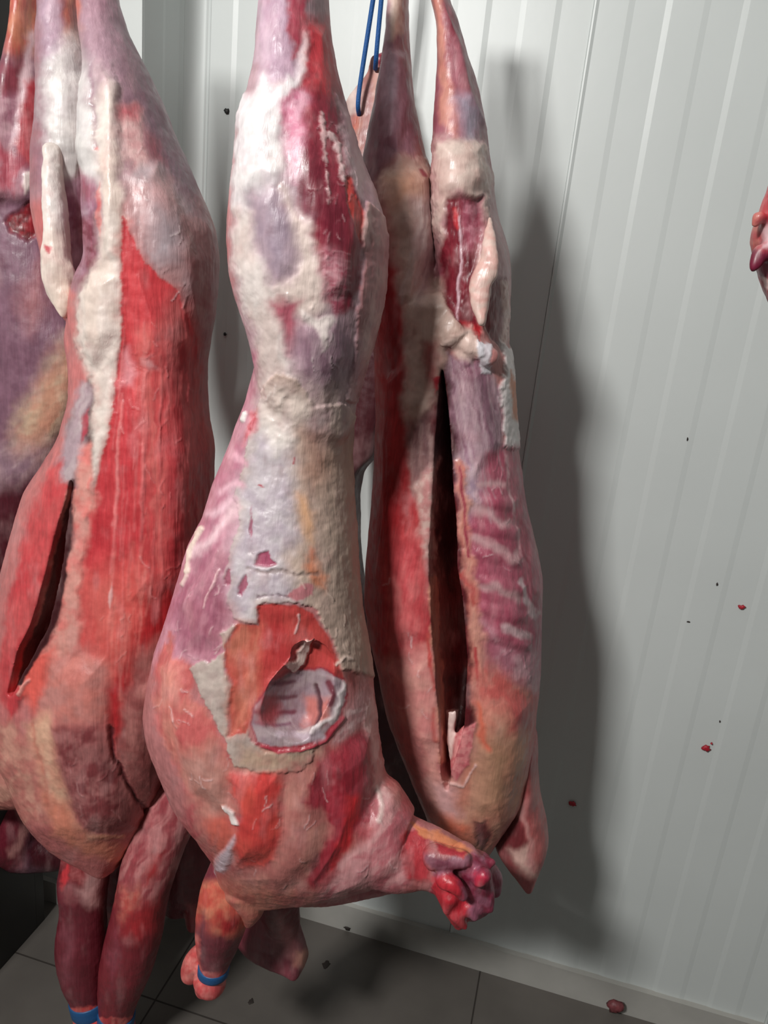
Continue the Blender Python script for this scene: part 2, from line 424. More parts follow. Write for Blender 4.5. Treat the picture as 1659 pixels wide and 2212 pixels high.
# ------------------------------------------------------------------ middle carcass, seen from its flank
FAT = (228, 214, 206); LILAC = (172, 146, 160); CREAM = (224, 203, 190)
STR = (240, 205, 205)
YB = .808
B = tag(empty('lamb_carcass', at(660, 1100, YB)), 'skinned carcass in the middle with a round hole cut in its ribs', 'carcass')
LB = [(585, -240), (580, -120), (572, 0), (566, 150), (552, 210), (532, 290), (524, 370), (515, 450), (510, 520), (513, 590), (524, 640), (538, 680), (552, 720), (562, 770), (568, 830), (572, 930)]
RB = [(690, -240), (700, -120), (705, 0), (708, 60), (718, 150), (742, 230), (760, 290), (780, 345), (805, 405), (825, 455), (832, 510), (829, 560), (830, 600), (825, 660), (814, 700), (800, 750), (785, 800), (770, 860), (757, 930)]
LB2 = [(575, 740), (562, 790), (545, 860), (522, 930), (485, 1020), (455, 1110), (432, 1150), (405, 1240), (385, 1310), (360, 1380), (344, 1450), (336, 1510), (345, 1560), (366, 1610), (395, 1680), (425, 1730), (450, 1775), (465, 1805), (477, 1840), (470, 1876), (480, 1905), (510, 1925)]
RB2 = [(790, 740), (775, 830), (757, 920), (755, 1000), (758, 1060), (765, 1150), (768, 1230), (775, 1310), (790, 1400), (805, 1490), (814, 1600), (828, 1680), (855, 1740), (872, 1800), (850, 1870), (790, 1908), (680, 1925)]
paintB = [
 # ground tones of the regions
 P([(560, -250), (720, -250), (850, 500), (800, 900), (500, 900), (500, 400)], (186, 152, 160), 10),
 P([(330, 760), (560, 760), (560, 1450), (330, 1450)], (190, 116, 138), 8, col2=(214, 160, 172), amt=.4, sc=30, st=2.4, sl=.3),
 P([(500, 1600), (900, 1600), (900, 2050), (400, 2050), (400, 1700)], (184, 78, 84), 10, col2=(202, 126, 118), amt=.5, sc=34),
 # thigh
 P([(550, -250), (624, -250), (634, 120), (652, 150), (642, 178), (556, 182)], (186, 150, 170), 7, col2=(206, 176, 190), amt=.5, sc=18, st=5),
 P([(619, -250), (665, -250), (660, 60), (642, 112), (632, 124), (624, 60)], (176, 62, 82), 5),
 P([(505, 210), (548, 196), (572, 160), (592, 196), (622, 168), (640, 176), (648, 130), (658, 70), (668, 70), (666, 140), (656, 180), (645, 206), (622, 232), (612, 262), (607, 300), (612, 350), (600, 380), (580, 440), (552, 410), (530, 470), (505, 455)], (236, 228, 226), 9, up=.0012, col2=(222, 208, 214), amt=.3, sc=26, st=3),
 P([(664, 50), (704, 50), (718, 150), (742, 230), (760, 300), (785, 400), (790, 480), (782, 560), (776, 620), (770, 660), (745, 672), (724, 684), (708, 640), (692, 592), (684, 548), (672, 510), (655, 480), (640, 446), (645, 380), (648, 310), (634, 300), (613, 292), (610, 250), (625, 214), (654, 186), (664, 130)], (150, 44, 62), 5, col2=(120, 32, 50), amt=.7, sc=40, st=2.2),
 P([(611, 262), (616, 224), (636, 206), (656, 200), (652, 300), (646, 370), (640, 400), (618, 330)], (206, 120, 148), 9, col2=(222, 160, 180), amt=.6, sc=14),
 P([(664, 40), (706, 40), (722, 180), (700, 210), (664, 190)], (192, 50, 60), 14),
 P([(718, 210), (745, 240), (772, 312), (806, 400), (832, 480), (836, 560), (812, 540), (788, 500), (780, 440), (752, 400), (732, 330)], (198, 150, 162), 5, up=.0008, col2=(220, 188, 192), amt=.6, sc=22, st=2),
 P([(733, 390), (752, 387), (757, 420), (770, 440), (781, 452), (784, 500), (775, 524), (760, 492), (745, 450)], (214, 66, 60), 3, up=-.0015),
 P([(786, 436), (836, 470), (840, 640), (818, 710), (800, 780), (768, 870), (748, 860), (764, 770), (770, 700), (775, 650), (782, 600), (786, 550), (778, 520)], (212, 172, 166), 4, up=.0022, col2=(170, 98, 106), amt=.45, sc=24, st=2.6),
 P([(534, 425), (600, 395), (632, 430), (646, 480), (644, 540), (640, 580), (622, 606), (590, 606), (565, 572), (546, 500)], (156, 134, 150), 24, 8, col2=(178, 154, 166), amt=.5, sc=30, st=2),
 P([(608, 396), (640, 452), (668, 500), (692, 572), (704, 640), (694, 694), (660, 690), (618, 652), (596, 622), (640, 602), (650, 545), (628, 462)], (228, 206, 196), 11, up=.0012),
 P([(505, 450), (545, 455), (556, 545), (582, 612), (624, 642), (610, 690), (640, 830), (600, 880), (566, 870), (555, 720), (520, 660), (505, 560)], (228, 214, 208), 10, up=.0012, col2=(206, 180, 172), amt=.4, sc=26, st=3),
 P([(590, 655), (650, 645), (640, 720), (626, 764), (612, 722)], (178, 88, 104), 10),
 P([(700, 540), (735, 560), (742, 640), (728, 680), (702, 640), (690, 590)], (172, 80, 100), 10, col2=(210, 150, 160), amt=.5, sc=12, st=.4),
 P([(655, 700), (700, 678), (735, 690), (765, 720), (764, 780), (744, 856), (700, 884), (662, 850), (640, 800), (634, 752)], (146, 110, 126), 18, 8, col2=(180, 150, 160), amt=.6, sc=22, st=2.4),
 P([(660, 672), (690, 690), (722, 684), (712, 708), (696, 760), (688, 712), (664, 700)], (236, 220, 214), 5, up=.001),
 # loin and back fat
 P([(566, 850), (600, 800), (640, 820), (682, 880), (740, 868), (775, 900), (770, 1000), (780, 1150), (800, 1290), (812, 1400), (812, 1460), (742, 1445), (716, 1380), (684, 1322), (642, 1300), (560, 1306), (556, 1350), (502, 1336), (494, 1290), (500, 1262), (482, 1248), (498, 1182), (518, 1132), (506, 1078), (528, 1000), (548, 900)], (204, 178, 162), 3, 5, up=.0022, col2=(186, 156, 142), amt=.45, sc=46, st=1.6),
 P([(566, 868), (604, 866), (622, 950), (634, 1050), (640, 1150), (612, 1210), (640, 1296), (560, 1302), (556, 1348), (504, 1334), (494, 1290), (500, 1250), (482, 1248), (500, 1182), (518, 1132), (508, 1078), (530, 1000), (550, 900)], (204, 192, 196), 16, 5, col2=(188, 170, 182), amt=.5, sc=26),
 P([(710, 900), (775, 900), (785, 1150), (818, 1440), (752, 1440), (724, 1200), (706, 1050)], (190, 160, 142), 24),
 P([(560, 870), (620, 866), (660, 880), (640, 960), (600, 980), (570, 930)], (232, 220, 212), 12, up=.001),
 P([(660, 890), (700, 870), (706, 910), (690, 926), (668, 922)], (236, 228, 222), 7),
 P([(650, 905), (700, 925), (715, 1010), (680, 1060), (655, 1000)], (188, 142, 122), 20),
 P([(640, 1060), (664, 1076), (676, 1110), (668, 1176), (652, 1150)], (224, 170, 128), 9),
 P([(668, 1190), (694, 1236), (700, 1280), (680, 1262), (664, 1226)], (226, 138, 100), 8),
 P([(560, 815), (600, 830), (660, 850), (740, 840), (772, 870), (764, 930), (700, 940), (640, 905), (566, 900)], (206, 182, 172), 30, 10, col2=(176, 140, 146), amt=.5, sc=24, st=2.5),
 P([(590, 840), (650, 850), (676, 884), (640, 900), (600, 890)], (226, 206, 194), 18, 8),
 P([(562, 1196), (580, 1188), (586, 1206), (598, 1220), (582, 1226), (553, 1221)], (168, 76, 104), 2.5, 3, up=-.0026),
 P([(520, 1256), (532, 1236), (536, 1262), (526, 1290), (516, 1284)], (168, 80, 108), 2.5, 3, up=-.0024),
 P([(484, 1250), (496, 1230), (500, 1260), (490, 1268)], (168, 80, 108), 2.5, 3, up=-.002),
 P([(542, 1090), (548, 1130), (546, 1168), (541, 1140)], (170, 96, 118), 2, 2, up=-.0015),
 P([(618, 1286), (648, 1264), (676, 1262), (672, 1286), (640, 1298)], (190, 116, 122), 4, 4),
 S([(540, 1228), (575, 1236), (610, 1232), (640, 1244), (684, 1240)], 3.5, (140, 118, 112), 3, up=-.0014, warp=4, alpha=.6),
 S([(560, 1290), (600, 1283), (622, 1290)], 2.5, (120, 92, 104), 2, up=-.0014, warp=3, alpha=.7),
 S([(634, 990), (632, 1001)], 2, (170, 30, 50), 1.5), S([(561, 1048), (570, 1053)], 1.6, (176, 40, 60), 1.5),
 P([(540, 895), (556, 890), (560, 920), (535, 945), (522, 960)], (196, 80, 90), 6, col2=(220, 130, 140), amt=.6, sc=7),
 # rib bands of the flank
 S([(478, 1064), (500, 1050), (524, 1050)], 7, (228, 176, 190), 8), S([(452, 1110), (480, 1100), (510, 1082)], 8, (230, 184, 196), 8),
 S([(420, 1200), (446, 1180), (478, 1140), (508, 1100)], 9, (232, 190, 198), 9), S([(500, 980), (534, 1000)], 8, (230, 170, 186), 8),
 P([(400, 1240), (470, 1180), (492, 1200), (482, 1250), (496, 1300), (500, 1345), (482, 1350), (480, 1410), (440, 1430), (396, 1410), (376, 1370)], (166, 92, 114), 12, col2=(190, 124, 140), amt=.6, sc=16, st=4, sl=.35),
 S([(404, 1236), (412, 1190), (428, 1152), (436, 1142)], 5.5, (236, 210, 196), 3, up=.003, warp=2), S([(395, 1262), (402, 1245)], 4, (232, 196, 190), 3, up=.002),
 S([(524, 906), (528, 894)], 5, (240, 232, 228), 2, up=.003),
 S([(472, 1232), (466, 1262), (452, 1290), (446, 1310)], 2, (230, 180, 184), 2, up=.0012),
 # shoulder side
 P([(335, 1440), (368, 1366), (390, 1418), (414, 1450), (420, 1492), (450, 1532), (468, 1572), (490, 1612), (500, 1664), (512, 1700), (522, 1744), (500, 1756), (450, 1780), (395, 1690), (335, 1570)], (206, 96, 94), 5, col2=(224, 140, 124), amt=.55, sc=34, st=1.4),
 P([(395, 1640), (470, 1600), (500, 1700), (500, 1760), (450, 1770)], (196, 130, 118), 16, col2=(210, 150, 138), amt=.5, sc=20, st=2, sl=-.4),
 P([(412, 1448), (440, 1424), (450, 1432), (482, 1408), (480, 1370), (500, 1350), (510, 1352), (486, 1400), (485, 1450), (502, 1482), (498, 1512), (492, 1532), (496, 1590), (532, 1562), (541, 1594), (572, 1626), (640, 1622), (682, 1600), (676, 1646), (640, 1666), (560, 1667), (508, 1652), (490, 1604), (470, 1562), (440, 1504)], (196, 178, 168), 3, 5, up=.002, col2=(172, 148, 142), amt=.4, sc=20),
 P([(520, 1610), (640, 1624), (690, 1606), (676, 1650), (640, 1668), (560, 1668), (512, 1652)], (190, 158, 134), 12, col2=(200, 150, 134), amt=.4, sc=18),
 P([(556, 1308), (600, 1303), (640, 1308), (682, 1334), (706, 1370), (722, 1400), (736, 1440), (746, 1480), (720, 1464), (680, 1452), (640, 1446), (602, 1472), (564, 1512), (542, 1548), (532, 1584), (498, 1592), (496, 1520), (500, 1480), (486, 1440), (486, 1392), (510, 1350), (556, 1350)], (200, 70, 64), 2.5, 3, up=-.0008, col2=(184, 44, 48), amt=.5, sc=40, st=2),
 P([(486, 1392), (512, 1350), (560, 1352), (560, 1510), (530, 1580), (498, 1592), (496, 1520), (500, 1480)], (196, 92, 74), 10, col2=(206, 120, 96), amt=.5, sc=20, st=4),
 # the hole and the ribs behind it
 P([(540, 1566), (548, 1522), (590, 1468), (640, 1446), (702, 1446), (744, 1468), (754, 1500), (738, 1554), (702, 1596), (640, 1620), (582, 1621), (551, 1604)], (160, 44, 58), 3, 3),
 P([(543, 1566), (552, 1524), (592, 1474), (640, 1450), (700, 1450), (738, 1470), (748, 1500), (730, 1550), (698, 1588), (640, 1612), (584, 1612), (555, 1598)], (176, 154, 158), 3, 2, col2=(152, 124, 138), amt=.4, sc=20),
 S([(590, 1478), (610, 1474), (636, 1472)], 4.5, (112, 70, 84), 4), S([(570, 1508), (610, 1508), (640, 1504)], 4.5, (118, 72, 84), 4),
 S([(552, 1536), (600, 1540), (634, 1536)], 5, (122, 64, 80), 4), S([(550, 1562), (600, 1566), (626, 1562)], 4, (140, 100, 116), 4),
 P([(560, 1502), (590, 1500), (608, 1530), (590, 1566), (556, 1560)], (176, 70, 78), 7), P([(658, 1504), (716, 1500), (712, 1560), (690, 1576), (660, 1572)], (206, 120, 112), 6),
 S([(682, 1482), (690, 1510), (690, 1545), (682, 1566)], 5, (92, 54, 62), 4, up=-.002), S([(712, 1476), (722, 1500), (714, 1520)], 6, (120, 56, 68), 4),
 S([(740, 1480), (742, 1510), (724, 1546), (690, 1572), (650, 1582)], 6, (222, 206, 206), 5, up=.0015), S([(600, 1585), (650, 1590), (690, 1584)], 8, (196, 176, 186), 6),
 S([(566, 1610), (600, 1622), (650, 1620), (700, 1598), (740, 1552)], 3.5, (186, 56, 74), 3, up=.002),
 P([(742, 1450), (770, 1450), (780, 1475), (776, 1500), (752, 1476)], (140, 60, 58), 8),
 P([(616, 1440), (640, 1428), (656, 1400), (664, 1382), (676, 1390), (670, 1412), (656, 1436), (632, 1450)], (232, 206, 196), 2.5, 3, up=.003),
 S([(640, 1372), (648, 1340), (646, 1330)], 2, (230, 180, 176), 2, up=.001), S([(730, 1436), (742, 1416), (756, 1424)], 3, (230, 200, 186), 2.5, up=.0015),
 P([(744, 1540), (806, 1480), (812, 1550), (770, 1566), (740, 1600), (720, 1604)], (200, 140, 142), 7, col2=(226, 186, 186), amt=.6, sc=10, st=1.6, sl=.8),
 # shoulder muscles
 P([(492, 1664), (560, 1668), (616, 1666), (608, 1720), (614, 1760), (604, 1830), (562, 1872), (510, 1874), (504, 1820), (522, 1760), (500, 1700)], (206, 58, 54), 6, 5, up=.001, col2=(222, 80, 66), amt=.5, sc=30, st=1.6),
 P([(600, 1670), (620, 1664), (684, 1636), (690, 1650), (662, 1700), (660, 1740), (696, 1744), (704, 1800), (708, 1832), (682, 1866), (660, 1914), (590, 1945), (540, 1924), (496, 1916), (476, 1880), (560, 1874), (608, 1832), (618, 1760)], (182, 106, 100), 9, 8, col2=(196, 130, 118), amt=.55, sc=40),
 P([(690, 1642), (742, 1606), (806, 1556), (808, 1640), (818, 1690), (800, 1760), (742, 1840), (692, 1904), (656, 1918), (682, 1866), (716, 1800), (694, 1744), (655, 1724), (664, 1688)], (152, 32, 48), 5, 4, col2=(174, 62, 76), amt=.4, sc=20, st=3, sl=.8),  # deep red muscle, tinted darker still for the shade on this side
 P([(745, 1712), (764, 1720), (772, 1750), (764, 1812), (720, 1872), (732, 1800)], (214, 36, 44), 8),
 P([(784, 1560), (804, 1490), (820, 1600), (832, 1690), (862, 1740), (842, 1764), (812, 1722), (800, 1650)], (216, 152, 150), 6, up=.0012, col2=(230, 184, 180), amt=.6, sc=14),
 P([(800, 1716), (862, 1742), (905, 1786), (912, 1850), (870, 1930), (780, 1965), (690, 1950), (692, 1920), (742, 1876), (790, 1800)], (190, 98, 108), 9, 6, col2=(216, 150, 152), amt=.6, sc=16, st=1.8, sl=.9),
 S([(740, 1872), (790, 1820), (840, 1760)], 6, (222, 160, 160), 8), S([(812, 1700), (826, 1740), (816, 1770)], 5, (232, 196, 190), 4, up=.001),
 P([(866, 1800), (890, 1788), (930, 1796), (930, 1905), (878, 1895)], (190, 52, 62), 6, up=.001), P([(922, 1842), (1018, 1850), (1014, 1884), (940, 1900)], (158, 100, 116), 5, col2=(130, 64, 82), amt=.6, sc=20),
 P([(886, 1778), (950, 1796), (1020, 1836), (1000, 1850), (950, 1824), (905, 1806)], (230, 138, 92), 4), P([(940, 1818), (1010, 1840), (1000, 1852), (950, 1842)], (180, 40, 54), 4),
 P([(940, 1890), (1016, 1880), (1018, 1840), (1100, 1840), (1100, 2010), (960, 2010), (930, 1930)], (134, 34, 62), 5, 6, up=.001, col2=(166, 92, 116), amt=.65, sc=18),
 P([(930, 1900), (985, 1890), (1000, 1940), (1015, 1960), (1012, 2010), (960, 2010)], (196, 30, 48), 5, 5), P([(1026, 1884), (1046, 1882), (1050, 1904), (1032, 1912)], (206, 36, 70), 5),
 # elbow
 P([(440, 1775), (492, 1758), (508, 1800), (494, 1850), (474, 1866), (455, 1810)], (214, 100, 84), 10), P([(484, 1738), (508, 1752), (518, 1776), (502, 1778), (494, 1760)], (240, 226, 222), 3, 3, up=.003),
 P([(474, 1842), (508, 1806), (500, 1850), (480, 1890), (462, 1880)], (216, 190, 200), 5, up=.0012), P([(455, 1900), (640, 1930), (560, 2010), (440, 2010)], (196, 104, 92), 12, col2=(206, 128, 108), amt=.5, sc=20),
]
paintB += [S([(676 + 4 * k, 530 + 17 * k), (710, 526 + 15 * k), (752, 536 + 15 * k)], 1.5, (206, 150, 158), 2, up=.0002, alpha=.4) for k in range(1, 7)]
paintB += [S([(686, 250), (690, 300), (700, 380), (706, 440)], 3, (222, 180, 180), 3, up=.0012, warp=5, alpha=.9), S([(706, 300), (722, 340), (734, 390)], 5, (222, 186, 186), 4, up=.0012, warp=6)]
paintB += [H([(664, 60), (704, 60), (770, 300), (790, 480), (760, 640), (700, 640), (655, 480), (620, 300), (640, 210)], .007, 40), H([(534, 425), (600, 395), (640, 480), (640, 580), (600, 610), (546, 520)], .006, 40), H([(650, 700), (730, 690), (764, 770), (700, 880), (640, 800)], .005, 35),
 H([(510, 240), (600, 220), (600, 380), (540, 440), (515, 420)], .005, 40), H([(345, 1440), (380, 1400), (440, 1520), (500, 1680), (490, 1750), (420, 1710), (350, 1560)], .009, 40), H([(497, 1672), (600, 1672), (610, 1760), (580, 1850), (510, 1866)], .007, 36), H([(622, 1680), (690, 1650), (700, 1800), (690, 1860), (600, 1930), (520, 1900), (610, 1830)], .006, 36),
 H([(700, 1650), (800, 1570), (812, 1690), (740, 1830), (680, 1900), (716, 1800)], .009, 36), H([(800, 1740), (870, 1770), (880, 1860), (800, 1930), (720, 1930)], .007, 36), H([(560, 1315), (680, 1340), (740, 1440), (640, 1440), (540, 1540), (500, 1580), (490, 1400)], -.004, 30), H([(380, 1300), (470, 1190), (490, 1300), (470, 1400), (400, 1400)], .005, 40)]
paintB += strings([(680, 230), (735, 260), (780, 430), (770, 560), (700, 560), (670, 400)], 46, (214, 160, 166), 3, 1.6)
paintB += strings([(400, 1250), (490, 1250), (490, 1400), (400, 1420), (370, 1380)], 30, STR, 4, 1.5, lean=.35) + strings([(345, 1460), (410, 1460), (500, 1640), (500, 1740), (420, 1690), (345, 1540)], 30, STR, 5, 1.5, lean=-.5)
paintB += strings([(520, 700), (760, 560), (760, 860), (580, 860)], 22, (240, 226, 222), 6, 1.5) + strings([(620, 1200), (780, 1300), (800, 1450), (720, 1440)], 22, (236, 204, 190), 7, 1.6)
paintB += strings([(500, 1680), (800, 1640), (900, 1800), (760, 1950), (520, 1900)], 46, STR, 8, 1.5, lean=.5)
partsB = [loft(LB, RB, YB, [(-240, .03), (0, .045), (150, .06), (400, .088), (600, .09), (760, .075), (930, .05)], [(-240, .03), (0, .04), (400, .065), (760, .05), (930, .04)], p=2.1),
          loft(LB2, RB2, [(740, YB + .015), (1000, YB + .02), (1400, YB), (1900, YB)], [(740, .06), (900, .075), (1200, .10), (1500, .115), (1700, .112), (1840, .08), (1925, .035)], [(740, .04), (1200, .06), (1600, .075), (1860, .06), (1925, .03)], p=2.25),
          tube([(780, 1770, YB - .01, 110, .8), (850, 1840, YB - .01, 88, .8), (920, 1850, YB - .01, 66, .8), (985, 1876, YB - .01, 56, .85), (1032, 1900, YB - .005, 42, .9)]),
          tube([(760, 1850, YB, 70, .9), (620, 1850, YB, 66, .9), (535, 1880, YB, 54, .9), (490, 1905, YB, 40, .9)]),
          tube([(530, 1915, YB - .02, 44), (545, 1960, YB - .02, 26), (536, 1998, YB - .015, 8)]),
          tube([(970, 1890, YB - .03, 36), (985, 1950, YB - .03, 30), (992, 1996, YB - .02, 11)]),
          tube([(1030, 1870, YB - .01, 30), (1062, 1900, YB, 22), (1068, 1925, YB, 12)]), tube([(1000, 1850, YB - .03, 30), (1030, 1880, YB - .04, 26), (1040, 1950, YB - .02, 24), (1020, 1975, YB - .01, 13)]),
          tube([(940, 1850, YB - .05, 28), (1000, 1856, YB - .05, 18)]), tube([(1040, 1868, YB - .03, 15), (1064, 1862, YB - .03, 7)]), tube([(1050, 1930, YB - .03, 16), (1056, 1962, YB - .03, 9)]), tube([(1010, 1960, YB - .04, 15), (1028, 1984, YB - .04, 6)]), tube([(985, 1975, YB - .045, 14), (1004, 2002, YB - .04, 6)]), tube([(972, 1940, YB - .05, 14), (964, 1968, YB - .05, 7)]), tube([(1046, 1890, YB - .055, 15), (1034, 1906, YB - .055, 10)]), tube([(960, 1900, YB - .06, 18), (985, 1912, YB - .065, 14), (1000, 1935, YB - .06, 10)]), tube([(640, 1915, YB + .03, 36), (720, 1920, YB + .03, 32), (850, 1890, YB + .03, 32)])]
holeB = loft([(600, 1454), (556, 1504), (543, 1560), (560, 1600), (590, 1614)], [(690, 1454), (738, 1476), (746, 1505), (720, 1560), (650, 1614)], YB - .125, .06, .067, p=2.0, step=6)
flesh('body', partsB, paintB, B, cut=[holeB], vox=.0016, base=(190, 116, 116))
# its foreleg, cut at the knee and bent back under a band
paintBL = [P([(380, 1900), (560, 1900), (560, 2010), (500, 2025), (430, 2010)], (214, 84, 68), 10, col2=(224, 136, 104), amt=.5, sc=18), P([(470, 1985), (525, 1985), (510, 2015), (480, 2020)], (190, 30, 38), 8),
           P([(430, 2000), (440, 1960), (452, 2000), (445, 2080), (430, 2080)], (128, 62, 74), 8), P([(380, 2100), (500, 2100), (500, 2170), (380, 2170)], (212, 76, 78), 4, col2=(226, 120, 116), amt=.6, sc=12), P([(380, 2020), (432, 2020), (436, 2130), (380, 2130)], (216, 82, 80), 4, col2=(228, 130, 122), amt=.6, sc=12)]
legB = flesh('foreleg', [tube([(500, 1880, YB - .01, 44), (490, 1930, YB - .012, 52), (480, 1985, YB - .01, 49), (468, 2040, YB, 40), (463, 2085, YB, 27), (462, 2100, YB, 23), (452, 2122, YB, 34), (440, 2136, YB, 18)]),
                  tube([(440, 2050, YB + .02, 16), (420, 2078, YB + .02, 22), (412, 2104, YB + .02, 19)])], paintBL, B, vox=.0022, base=(126, 44, 58))
paintBR = [P([(560, 1960), (640, 1960), (662, 2030), (620, 2030), (580, 2000)], (104, 22, 34), 10), P([(595, 1970), (612, 1975), (640, 2040), (662, 2090), (620, 2070)], (176, 108, 112), 9, up=.001), P([(636, 2050), (670, 2050), (665, 2095), (640, 2090)], (206, 140, 122), 7)]
flesh('foreleg', [loft([(560, 1945), (525, 2000), (510, 2030), (545, 2058), (610, 2070), (640, 2086)], [(612, 1945), (640, 1985), (652, 2020), (660, 2050), (662, 2070), (658, 2086)], YB + .13, .035, p=2.0, step=6), tube([(600, 1930, YB + .09, 40), (610, 1990, YB + .12, 34)])], paintBR, B, vox=.0024, base=(120, 50, 62))

# ------------------------------------------------------------------ right carcass, its opened belly to the front
YC = 1.012
C = tag(empty('lamb_carcass', at(1000, 1250, YC)), 'skinned carcass hanging second from the wall side, its belly slit wide open', 'carcass')
C['label'] = 'skinned carcass nearest the bare ribbed wall, belly slit open'
L1 = [(850, -260), (842, -120), (842, 0), (840, 60), (832, 130), (815, 240), (795, 340), (785, 430), (788, 560), (800, 640), (815, 720), (818, 900)]
R1 = [(884, -260), (884, -120), (880, 0), (880, 100), (888, 200), (905, 290), (922, 360), (938, 430), (944, 500), (950, 560), (955, 640), (968, 700), (964, 760), (950, 830), (944, 900)]
L2 = [(905, -260), (920, -120), (932, 0), (945, 60), (947, 130), (945, 200), (940, 260), (938, 350), (940, 430), (942, 480), (948, 540), (952, 640), (958, 720), (966, 900)]
R2 = [(940, -260), (958, -120), (970, 0), (985, 30), (1005, 100), (1025, 160), (1042, 230), (1052, 290), (1060, 360), (1066, 420), (1080, 480), (1098, 540), (1103, 600), (1099, 680), (1096, 740), (1106, 800), (1112, 900)]
LC = [(800, 660), (820, 760), (820, 850), (818, 950), (815, 1010), (808, 1100), (800, 1180), (794, 1260), (802, 1340), (825, 1430), (842, 1510), (870, 1590), (900, 1660), (920, 1710), (935, 1770), (948, 1805), (985, 1836)]
RC = [(1098, 660), (1097, 740), (1108, 800), (1112, 880), (1118, 960), (1130, 1050), (1141, 1120), (1160, 1190), (1172, 1260), (1171, 1350), (1168, 1450), (1165, 1500), (1158, 1560), (1152, 1640), (1132, 1720), (1095, 1780), (1062, 1830), (1045, 1838)]
